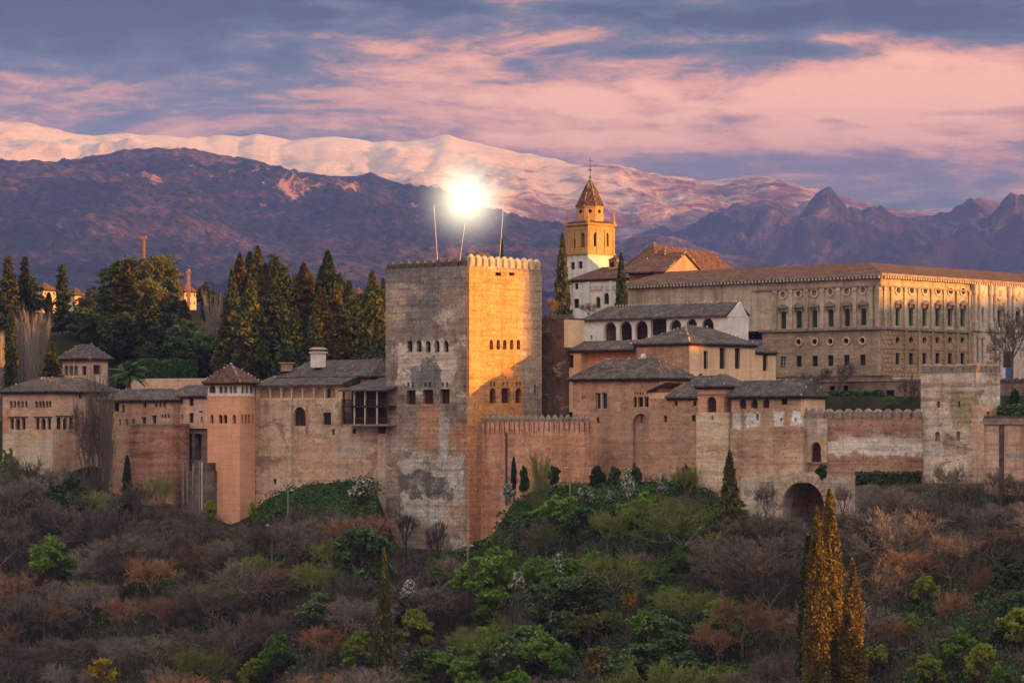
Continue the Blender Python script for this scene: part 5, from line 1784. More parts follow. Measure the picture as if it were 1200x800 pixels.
def branchy(rs, h, levels, spread, n_child, trunk_r, trunk_k=.35, lift=.25, twig=.035, shrink=.68, twigs_per=5, twig_len=.9):
    """bare crown grown by forking; returns (trunk segments, crown segments)"""
    trunk, crown = [], []
    top = np.array([rs.normal() * .15, rs.normal() * .15, h * trunk_k])
    trunk.append((np.array([0, 0, -3.0]), np.array([0, 0, .3]), trunk_r * 1.25, trunk_r * 1.05))
    trunk.append((np.array([0, 0, .3]), top, trunk_r * 1.05, trunk_r * .75))

    def grow(p, d, L, r_, lv):
        q = p + d * L
        mid = p + d * L * .5 + rs.normal(size=3) * L * .06
        dst = trunk if lv == 0 else crown
        dst.append((p, mid, r_, r_ * .85))
        dst.append((mid, q, r_ * .85, r_ * .65))
        if lv >= levels:
            for _ in range(twigs_per):
                dd = d + rs.normal(size=3) * .55
                dd[2] += .2
                dd /= np.linalg.norm(dd)
                s0 = p + d * L * rs.uniform(.2, 1)
                crown.append((s0, s0 + dd * L * twig_len * rs.uniform(.6, 1.3), twig, twig * .5))
            return
        for k in range(n_child):
            dd = d + rs.normal(size=3) * spread
            dd[2] += lift
            dd /= np.linalg.norm(dd)
            s0 = p + d * L * (rs.uniform(.45, 1) if k else 1)
            grow(s0, dd, L * shrink * rs.uniform(.8, 1.2), r_ * .55, lv + 1)

    nb = n_child + 1
    for k in range(nb):
        a_ = 2 * math.pi * (k + rs.uniform(-.3, .3)) / nb
        d = np.array([math.cos(a_) * spread * 1.2, math.sin(a_) * spread * 1.2, .8])
        d /= np.linalg.norm(d)
        grow(top * rs.uniform(.7, 1), d, h * (1 - trunk_k) * .42, trunk_r * .5, 0)
    return trunk, crown


PROTO = {}


def proto(key, trunk_geo, trunk_mat, crown_geo, crown_mats, height):
    tm = mesh_np('trunk', *trunk_geo, [trunk_mat])
    cm = mesh_np('crown', *crown_geo, crown_mats)
    PROTO.setdefault(key, []).append((tm, cm, height))


def core(prof, k, rs, jit=.12):
    """dark inner mass that closes a dense crown (quads)"""
    v = []
    for r_, z in prof:
        for j in range(k):
            a_ = 2 * math.pi * j / k
            rr = r_ * (1 + rs.normal() * jit)
            v.append((rr * math.cos(a_), rr * math.sin(a_), z))
    f = [(i * k + j, i * k + (j + 1) % k, (i + 1) * k + (j + 1) % k, (i + 1) * k + j) for i in range(len(prof) - 1) for j in range(k)]
    return np.array(v), np.array(f)


def make_cypress(key, n_, prof, seed, leaf='cypress_leaf', size=.5, H=20.0, spires=1):
    rs = np.random.RandomState(seed)
    zs = np.array([p[0] for p in prof]) * H
    rsd = np.array([p[1] for p in prof]) * H
    parts = []
    for s_ in range(spires):
        z = rs.uniform(.02, 1, n_) ** .85 * H
        a_ = rs.uniform(0, 2 * math.pi, n_)
        rad = np.interp(z, zs, rsd)
        lob = 1 + .16 * np.sin(a_ * 3 + z * .8 + seed) + .13 * np.sin(a_ * 5 - z * 1.7 + seed * 2) + .10 * np.sin(z * 3.1 + a_ * 2)
        rr = rad * lob * np.clip(rs.normal(.90, .15, n_), .5, 1.3)
        p = np.stack([rr * np.cos(a_), rr * np.sin(a_), z + rs.normal(size=n_) * .25], 1)
        parts.append(leaves(p, size, rs, up=.9, aspect=1.9))
    parts.append(core([(r_ * .72, z) for z, r_ in zip(zs, rsd)], 9, rs))
    trunk = prisms([(np.array([0, 0, -4.]), np.array([0, 0, H * .3]), .35, .2)])
    proto(key, trunk, M['bark'], join(parts), [M[leaf]], H)


CP = [(.0, .035), (.08, .075), (.25, .095), (.45, .088), (.65, .068), (.82, .042), (.93, .02), (1, .004)]
CS = [(.0, .02), (.06, .035), (.25, .046), (.5, .046), (.72, .036), (.88, .021), (.96, .01), (1, .002)]
CF = [(.0, .06), (.08, .13), (.25, .165), (.45, .155), (.65, .115), (.82, .07), (.93, .03), (1, .004)]
for s in range(3):
    make_cypress('cypress', 5200, CP, 11 + s)
for s in range(2):
    make_cypress('slim_cypress', 5200, CS, 31 + s, size=.42)
for s in range(3):
    make_cypress('broad_cypress', 6500, CF, 41 + s, size=.6)
for s in range(2):
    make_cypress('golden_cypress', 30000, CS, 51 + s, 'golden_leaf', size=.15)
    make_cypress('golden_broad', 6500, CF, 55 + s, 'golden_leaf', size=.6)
    make_cypress('rusty_broad', 6500, CF, 57 + s, 'rusty_leaf', size=.6)


def make_clumped(key, seed, H, lobes, leaf, n_per, size, trunk_r=.35, bark='bark', flat=.8, crown0=.3, shell=.35, limbs=True, mats2=None, frac2=0.0, up=.5):
    """crown of leaf clumps at the ends of limbs: lobes = (x, y, z, r) in units of H"""
    rs = np.random.RandomState(seed)
    segs = [(np.array([0, 0, -4.]), np.array([0, 0, H * crown0 * .6]), trunk_r, trunk_r * .8)]
    base = np.array([0, 0, H * crown0 * .6])
    parts, parts2 = [], []
    for (x, y, z, r_) in lobes:
        c = np.array([x, y, z]) * H
        mid = (base + c) / 2 + rs.normal(size=3) * .2
        segs += [(base, mid, trunk_r * .5, trunk_r * .35), (mid, c, trunk_r * .35, trunk_r * .12)]
        for _ in range(4):
            segs.append((mid, c + rs.normal(size=3) * r_ * H * .5, trunk_r * .16, .03))
        k = int(n_per * (r_ / .2) ** 2)
        # sub-clumps give the lobe a broken outline
        sub = rs.normal(size=(max(5, int(k / 55)), 3))
        sub /= np.linalg.norm(sub, axis=1)[:, None]
        sub *= rs.uniform(shell, 1.0, len(sub))[:, None] * r_ * H
        sub[:, 2] *= flat
        idx = rs.randint(0, len(sub), k)
        p = c + sub[idx] + rs.normal(size=(k, 3)) * r_ * H * .17 * np.array([1, 1, flat])
        if frac2 and rs.random() < 1:
            w = rs.random(k) < frac2
            parts2.append(leaves(p[w], size * 1.05, rs, up))
            p = p[~w]
        parts.append(leaves(p, size, rs, up))
    g_ = join(parts)
    n1_ = len(g_[1])
    if parts2:
        g_ = join([g_] + parts2)
    proto(key, prisms(segs), M[bark], g_, [M[leaf]] + ([M[mats2]] if mats2 else []), H)
    if parts2:
        cm = PROTO[key][-1][1]
        mi = np.zeros(len(cm.polygons), np.int32)
        mi[n1_:] = 1
        cm.polygons.foreach_set('material_index', mi)


def lobes(seed, n_, spread, z0, z1, r0, r1, dome=True):
    rr = random.Random(seed)
    out = []
    for i in range(n_):
        z = z0 + (z1 - z0) * rr.random()
        k = math.sqrt(max(.05, 1 - ((z - z0) / (z1 - z0 + 1e-6)) ** 2)) if dome else 1
        a_, q = rr.uniform(0, 6.283), spread * math.sqrt(rr.random()) * k
        out.append((q * math.cos(a_), q * math.sin(a_), z, rr.uniform(r0, r1)))
    return out


for s in range(3):
    make_clumped('round_pine', 60 + s, 16, lobes(60 + s, 26, .36, .34, .84, .12, .19), 'pine_leaf', 520, .42, .4, flat=.75, crown0=.5)
for s in range(2):
    make_clumped('dark_tree', 70 + s, 14, lobes(70 + s, 26, .34, .12, .82, .13, .2), 'dark_leaf', 480, .42, .35, flat=.9, crown0=.25)
make_clumped('olive_tree', 75, 9, lobes(75, 11, .36, .35, .78, .14, .2), 'olive_leaf', 380, .36, .3, flat=.85)
for s in range(3):
    make_clumped('green_tree', 80 + s, 9, lobes(80 + s, 20, .35, .28, .86, .11, .18), 'green_leaf', 420, .28, .2, flat=.9)
for s in range(3):
    make_clumped('lime_tree', 90 + s, 8, lobes(90 + s, 22, .36, .26, .86, .11, .18), 'lime_leaf', 420, .26, .18, flat=.9)
for s in range(2):
    make_clumped('teal_tree', 100 + s, 8, lobes(100 + s, 18, .36, .22, .84, .12, .19), 'teal_leaf', 420, .28, .2, flat=.9, crown0=.25)
for s in range(2):
    make_clumped('yellow_tree', 105 + s, 7, lobes(105 + s, 8, .26, .38, .86, .10, .15), 'yellow_leaf', 260, .30, .16, flat=1.1)
for s in range(3):
    make_clumped('white_shrub', 110 + s, 4, lobes(110 + s, 9, .34, .25, .85, .16, .24), 'teal_leaf', 520, .20, .08, flat=1, crown0=.1, mats2='blossom', frac2=.40, up=.2)
for s in range(3):
    make_clumped('dark_shrub', 120 + s, 4, lobes(120 + s, 10, .40, .2, .75, .18, .27), 'dark_leaf', 300, .28, .08, flat=.9, crown0=.1)

# firs: tiers of drooping boughs
for s in range(3):
    rs = np.random.RandomState(130 + s)
    H = 18.0
    pts, segs = [], [(np.array([0, 0, -4.]), np.array([0, 0, H * .97]), .34, .05)]
    for i in range(26):
        zt_ = .14 + .84 * i / 26
        L = (1 - zt_) ** .8 * H * .20 + .25
        for k in range(8):
            a_ = rs.uniform(0, 6.283)
            l_ = L * rs.uniform(.65, 1.15)
            d = np.array([math.cos(a_), math.sin(a_), -.28 + .3 * zt_])
            p0 = np.array([0, 0, zt_ * H + rs.uniform(-.3, .3)])
            segs.append((p0, p0 + d * l_, .05, .02))
            t__ = rs.uniform(.15, 1, int(10 + l_ * 9))[:, None]
            pts.append(p0 + d * l_ * t__ + rs.normal(size=(len(t__), 3)) * .22 * np.array([1, 1, .7]))
    proto('fir', prisms(segs[:1]), M['bark'], join([leaves(np.concatenate(pts), .42, rs, .1, 1.8), prisms(segs[1:])]), [M['fir_leaf']], H)

# bare trees
for i, (key, tw) in enumerate((('grey_bare', 'twig_grey'), ('mauve_bare', 'twig_mauve'), ('rust_bare', 'twig_sunlit_rust'), ('green_bare', 'twig_green'))):
    for s in range(3):
        rs = np.random.RandomState(200 + i * 10 + s)
        tr, cr = branchy(rs, 9.0, 3, .55, 4, .24, .32, .22, .027, .66, 5, .85)
        proto(key, prisms(tr), M['bark'], prisms(cr), [M[tw]], 9.0)
for s in range(2):
    rs = np.random.RandomState(260 + s)
    tr, cr = branchy(rs, 9.0, 3, .42, 4, .20, .42, .35, .022, .6, 5, .9)
    proto('pollard', prisms(tr), M['dark_wood'], prisms(cr), [M['twig_dark']], 9.0)
for key, tw, bk in (('pale_poplar', 'twig_pale', 'pale_bark'), ('brown_poplar', 'twig_grey', 'bark'), ('green_poplar', 'twig_green', 'bark')):
    for s in range(2):
        rs = np.random.RandomState(270 + s)
        H = 20.0
        tr = [(np.array([0, 0, -4.]), np.array([0, 0, H * .5]), .3, .16), (np.array([0, 0, H * .5]), np.array([rs.normal() * .2, 0, H * .9]), .16, .04)]
        cr = []
        for k in range(60):
            z = H * rs.uniform(.06, .62)
            a_ = rs.uniform(0, 6.283)
            sp__ = .34 if key == 'pale_poplar' else .30 if key == 'brown_poplar' else .2
            d = np.array([math.cos(a_) * sp__, math.sin(a_) * sp__, 1.0])
            L = H * rs.uniform(.18, .38)
            p0, p1 = np.array([0, 0, z]), np.array([0, 0, z]) + np.array([math.cos(a_), math.sin(a_), .9]) * H * rs.uniform(.02, .06)
            p2 = p1 + d * L
            cr += [(p0, p1, .07, .06), (p1, p2, .06, .015)]
            for j in range(34):
                s0 = p1 + (p2 - p1) * rs.uniform(0, 1)
                dd = d + rs.normal(size=3) * np.array([.28, .28, .2])
                cr.append((s0, s0 + dd / np.linalg.norm(dd) * rs.uniform(.6, 2.2), .022, .010))
        proto(key, prisms(tr), M[bk], prisms(cr), [M[tw]], H)

# palm
rs = np.random.RandomState(300)
pts = []
fv = []
for k in range(46):
    a_, e_ = rs.uniform(0, 6.283), rs.uniform(-.25, 1.25)
    p = np.array([0, 0, 3.2])
    d = np.array([math.cos(a_) * math.cos(e_), math.sin(a_) * math.cos(e_), math.sin(e_)])
    L = rs.uniform(2.6, 3.4)
    side = np.cross(d, [0, 0, 1])
    side /= np.linalg.norm(side)
    for j in range(9):
        q = p + d * L / 9
        d = d + np.array([0, 0, -.13])
        d /= np.linalg.norm(d)
        for sg in (-1, 1):
            w = .55 * math.sin(math.pi * (j + 1.2) / 11)
            fv.append([p, p + side * sg * w + d * .25 - np.array([0, 0, .12]), q + side * sg * w + d * .25 - np.array([0, 0, .15]), q - d * .12])
        p = q
fv = np.array(fv).reshape(-1, 3)
proto('palm', prisms([(np.array([0, 0, -3.]), np.array([0, 0, 3.2]), .38, .34)]), M['bark'], (fv, np.arange(len(fv)).reshape(-1, 4)), [M['palm_leaf']], 5.4)

COUNT = 0
NAMES = {'golden_cypress': 'cypress_tree', 'golden_broad': 'cypress_tree', 'rusty_broad': 'cypress_tree', 'cypress': 'cypress_tree', 'slim_cypress': 'cypress_tree', 'broad_cypress': 'cypress_tree', 'round_pine': 'pine_tree', 'dark_tree': 'evergreen_tree', 'olive_tree': 'olive_tree', 'green_tree': 'leafy_tree', 'lime_tree': 'leafy_tree',
         'teal_tree': 'evergreen_tree', 'yellow_tree': 'leafy_tree', 'white_shrub': 'flowering_shrub', 'dark_shrub': 'shrub', 'fir': 'fir_tree', 'pale_poplar': 'poplar_tree', 'brown_poplar': 'poplar_tree', 'green_poplar': 'poplar_tree', 'palm': 'palm_tree'}


def plant(key, loc, h, w=1.0, label='', group=None, cat=None):
    """one tree of its own: an empty with a trunk and a crown"""
    global COUNT
    COUNT += 1
    tm, cm, H = RNG.choice(PROTO[key])
    nm = NAMES.get(key, 'bare_tree')
    c_ = cat or ('shrub' if 'shrub' in nm else 'tree')
    r_ = thing(nm, label, c_, loc, RNG.uniform(0, 6.283), group)
    s_ = h / H
    r_.scale = (s_ * w, s_ * w, s_)
    for q, nme in ((tm, 'trunk'), (cm, 'crown')):
        o = bpy.data.objects.new(nme, q)
        C.objects.link(o)
        o.parent = r_
    return r_


def plant_px(key, px, top, base, Y, w=1.0, label='', group=None):
    """stand a tree so that its foot and top match given rows at distance Y; w scales its width"""
    p = P(px, base, Y)
    return plant(key, p, (base - top) / F * Y, w, label, group)

HALF = {'golden_cypress': .055, 'golden_broad': .18, 'rusty_broad': .18, 'cypress': .105, 'slim_cypress': .055, 'broad_cypress': .18, 'round_pine': .44, 'dark_tree': .44, 'olive_tree': .44, 'green_tree': .42, 'lime_tree': .42, 'teal_tree': .43, 'yellow_tree': .34, 'fir': .19,
        'white_shrub': .48, 'dark_shrub': .55, 'pollard': .42, 'grey_bare': .48, 'mauve_bare': .48, 'rust_bare': .48, 'green_bare': .48, 'pale_poplar': .22, 'brown_poplar': .21, 'green_poplar': .17, 'palm': .55}


RATIO = {'green_tree': 1.05, 'lime_tree': 1.1, 'teal_tree': 1.05, 'dark_tree': 1.0, 'olive_tree': 1.0, 'yellow_tree': 1.15, 'rust_bare': 1.15, 'grey_bare': 1.1, 'mauve_bare': 1.1, 'green_bare': 1.1, 'white_shrub': 1.2, 'dark_shrub': 1.0}


SINGLES = []


def plant_top(key, px, top, half, Y, label='', group=None, base=None):
    """a tree whose top and half-width match the photograph; in the wood it is moved along the slope until its foot stands on the ground"""
    if base is None and Y < 470 and key in RATIO:
        want = RATIO[key] / HALF[key]
        best = None
        for k in range(-40, 41):
            y = Y + k * 1.5
            if y < 322 or y > wall_line(px)[0] - 3:
                continue
            hh = (HOR - top) / F * y - ground((px - 600) / F * y, y)
            e = abs(math.log(max(.3, hh) / (half / F * y * want)))
            if best is None or e < best[0]:
                best = (e, y)
        Y = best[1]
        half *= 1.18
    if Y > 500 and px < 450 and key != 'palm':
        half *= 1.14
    x = (px - 600) / F * Y
    z = ground(x, Y) - .2 if base is None else (HOR - base) / F * Y
    if base is None and Y > 480:
        z = max(z, 4.0)
    h = (HOR - top) / F * Y - z
    if Y < 470 and top > 500:
        SINGLES.append((px, top, half if 'cypress' not in key else half * 2.5, Y))
    w = (half / F * Y) / (HALF[key] * h)
    return plant(key, Vector((x, Y, z)), h, w, label, group)


# ---- upper garden, left of the great tower
for a in [
    ('fir', 10, 298, 15, 560, 'tall brown-tinged fir at the left edge of the frame behind the corner palace'),
    ('fir', 29, 299, 12, 566, 'tall fir just right of the brown-tinged one behind the corner palace'),
    ('fir', 73, 308, 13, 548, 'dark drooping fir standing alone in front of the sunlit orange house'),
    ('pale_poplar', 26, 358, 13, 530, 'bare white poplar with glowing tips, left of the pale clump'),
    ('pale_poplar', 38, 354, 14, 528, 'bare white poplar with glowing tips, tallest of the pale clump'),
    ('pale_poplar', 49, 360, 13, 530, 'bare white poplar with glowing tips, right of the pale clump'),
    ('pale_poplar', 1, 378, 9, 526, 'bare white poplar cut by the left edge of the frame'),
    ('slim_cypress', 13, 366, 6, 522, 'slim dark cypress between the white poplars'),
    ('cypress', 61, 403, 10, 518, 'short dense cypress left of the square lookout pavilion'),
    ('slim_cypress', 57, 343, 4, 620, 'thin cypress in front of the sunlit orange house'),
    ('round_pine', 149, 296, 36, 575, 'broad dark pine with the widest crown in the upper garden'),
    ('round_pine', 187, 292, 26, 585, 'tall round pine under the slim pink turret'),
    ('round_pine', 201, 312, 12, 590, 'small round pine on the right flank of the tall round pine'),
    ('round_pine', 176, 321, 24, 560, 'lighter olive pine in front of the two round pines'),
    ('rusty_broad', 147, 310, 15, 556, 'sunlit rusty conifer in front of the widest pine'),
    ('olive_tree', 103, 345, 16, 600, 'small round sunlit olive tree beside the hillside villa'),
    ('dark_tree', 112, 330, 22, 640, 'rounded tree behind the sunlit olive tree'),
    ('dark_tree', 140, 360, 27, 540, 'wide dark bush-like tree behind the square lookout pavilion'),
    ('broad_cypress', 174, 341, 16, 534, 'dense oval dark tree in the middle of the upper garden'),
    ('cypress', 216, 352, 8, 545, 'small pointed cypress before the orange hillside block'),
    ('dark_tree', 241, 326, 13, 580, 'dark spreading tree right of the orange hillside block'),
    ('dark_tree', 210, 392, 20, 560, 'low dark rounded tree above the clipped hedge'),
    ('dark_tree', 92, 385, 20, 560, 'low dark tree behind the square lookout pavilion roof'),
    ('dark_tree', 190, 398, 18, 545, 'low dark shrubby tree between oval tree and hedge'),
    ('pale_poplar', 246, 334, 12, 524, 'grey bare poplar with an orange sunlit top beside the cypresses'),
    ('pale_poplar', 257, 331, 7, 530, 'thin bare poplar with an orange sunlit top touching the cypresses'),
    ('cypress', 264, 374, 12, 512, 'dark young cypress just behind the tall salmon tower'),
    ('cypress', 272, 318, 9, 530, 'narrow cypress leaning against the first tall garden cypress'),
    ('rusty_broad', 281, 301, 15, 545, 'first tall sunlit cypress of the garden cluster'),
    ('cypress', 293, 297, 11, 556, 'tall brown-tipped cypress left of the round sunlit pine'),
    ('broad_cypress', 293, 333, 19, 512, 'big dark green cypress in front of the garden cluster'),
    ('cypress', 302, 291, 10, 565, 'pointed green cypress rising beside the round sunlit pine'),
    ('round_pine', 324, 295, 28, 560, 'round sunlit pine in the middle of the garden cypresses'),
    ('rusty_broad', 311, 312, 14, 540, 'rusty cypress in front of the round sunlit pine'),
    ('broad_cypress', 322, 336, 22, 520, 'wide near-black cypress under the round sunlit pine'),
    ('broad_cypress', 345, 362, 16, 508, 'low dark cypress behind the gallery house roof'),
    ('rusty_broad', 356, 311, 17, 540, 'rusty sunlit cypress between round pine and tallest cypress'),
    ('round_pine', 366, 320, 10, 575, 'small yellow-lit pine crown behind the rusty cypress'),
    ('broad_cypress', 384, 297, 16, 535, 'tallest garden cypress with a broad dark tip'),
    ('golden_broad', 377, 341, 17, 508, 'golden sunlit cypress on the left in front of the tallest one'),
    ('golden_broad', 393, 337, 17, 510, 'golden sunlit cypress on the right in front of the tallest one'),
    ('broad_cypress', 366, 375, 15, 502, 'dark cypress below the golden pair'),
    ('cypress', 398, 322, 11, 545, 'cypress peeking out right of the tallest garden cypress'),
    ('broad_cypress', 409, 331, 13, 528, 'dark lopsided cypress with a pointed top near the pale lodge'),
    ('broad_cypress', 436, 322, 17, 505, 'dark cypress nearest to the left side of the great tower'),
    ('cypress', 442, 380, 10, 488, 'shorter dark cypress hugging the great tower above the timber balcony'),
    ('cypress', 449, 330, 8, 515, 'cypress half hidden behind the left edge of the great tower'),
    ('broad_cypress', 335, 385, 15, 500, 'low dark cypress behind the roof hatch of the gallery house'),
    ('dark_tree', 300, 395, 20, 520, 'dark undergrowth tree at the foot of the garden cypresses'),
    ('dark_tree', 225, 405, 18, 525, 'dark round shrub tree behind the bare poplar'),
    ('cypress', 659, 279, 9.5, 545, 'slim dark cypress between great tower and bell tower'),
    ('cypress', 728, 300, 8.5, 535, 'slim dark cypress in front of the church nave'),
]:
    key, px, top, half, Y, label = a
    plant_top(key, px, top, half, Y, label, base=440 if px > 600 else None)
plant_top('slim_cypress', 588, 284, 4, 500, 'cypress tip peeking over the great tower battlements')
plant_top('palm', 151, 424, 25, 505, 'green palm with arching fronds behind the long wing', base=462)
plant_top('brown_poplar', 116, 415, 25, 486, 'tall bare brown poplar in front of the corner palace', base=615)
plant_top('brown_poplar', 126, 440, 14, 484, 'shorter bare brown poplar leaning on the tall one by the corner palace', base=615)
plant_top('grey_bare', 100, 455, 22, 488, 'bare grey tree reaching over the corner palace wall', base=600)
plant_top('grey_bare', 1186, 350, 32, 428, 'bare dark tree on the plaza at the right edge of the frame', base=452)
plant_top('grey_bare', 985, 418, 26, 445, 'bare tree before the lower windows of the palace', base=470)
plant_top('grey_bare', 950, 432, 18, 446, 'smaller bare tree left of the hedge under the palace', base=470)
plant_top('mauve_bare', 1065, 436, 17, 425, 'purple-brown bare bush tree beside the pale tower', base=490)
plant_top('green_tree', 1043, 462, 9, 424, 'bright green round bush at the end of the palace hedge', base=482)
plant_top('dark_shrub', 1192, 456, 15, 402, 'dark green round shrub right of the pale tower', base=487)
plant_top('dark_shrub', 1165, 470, 10, 404, 'low dark shrub between pale tower and terrace wall', base=490)
plant_top('mauve_bare', 690, 352, 12, 540, 'leafless mauve shrub before the white church wall', base=374)
plant_top('rust_bare', 648, 345, 10, 530, 'rust-coloured bare shrub left of the slim cypress', base=380)


def hedge(name, label, pa, pb, Y, top, base, depth, leaf='hedge_leaf'):
    a, b = P(pa, base, Y), P(pb, base, Y)
    h, L = (base - top) / F * Y, b.x - a.x
    rs = np.random.RandomState(int(pa))
    n_ = int(L * h * 26)
    p1 = np.stack([rs.uniform(0, L, n_), rs.normal(0, .09, n_), rs.uniform(0, h, n_)], 1)
    p2 = np.stack([rs.uniform(0, L, n_ // 2), rs.uniform(0, depth, n_ // 2), h + rs.normal(0, .10, n_ // 2)], 1)
    v, f = leaves(np.concatenate([p1, p2]), .34, rs, .2)
    mb = MB()
    mb.box(.05, L - .05, .08, depth, 0, h - .06)
    o = bpy.data.objects.new(name, mesh_np(name, *join([(v, f), (np.array(mb.v), np.array(mb.f))]), [M[leaf]]))
    C.objects.link(o)
    o.location = a
    tag(o, label, 'hedge')


hedge('hedge', 'dark clipped hedge in the upper garden behind the palm', 160, 231, 520, 422, 444, 2)
hedge('hedge', 'long dark hedge under the palace behind the crenellated wall', 966, 1036, 430, 460, 484, 2)
hedge('hedge', 'strip of clipped hedge between rampart wall and terrace wall', 1170, 1235, 396, 476, 489, 1.5)
hedge('hedge', 'thin ivy-dark hedge along the foot of the crenellated wall', 1003, 1080, 398.5, 554, 568, .8, 'dark_leaf')

for k in range(74):
    px = 4 + 436 * (k + RNG.random()) / 44 if k < 44 else RNG.uniform(95, 250)
    Y = RNG.uniform(520, 575) if k < 44 else RNG.uniform(512, 550)
    if 34 < px < 72 or 76 < px < 100 or 200 < px < 234:
        Y = RNG.uniform(515, 540)
    g_ = ground((px - 600) / F * Y, Y)
    plant(RNG.choice(['dark_tree', 'dark_tree', 'teal_tree', 'dark_shrub']), Vector(((px - 600) / F * Y, Y, g_ - .3)), RNG.uniform(4, 7.5), RNG.uniform(1.1, 1.6), 'dark bushy evergreen filling the upper garden between the tall trees', 'dark bushy evergreens filling the upper garden')

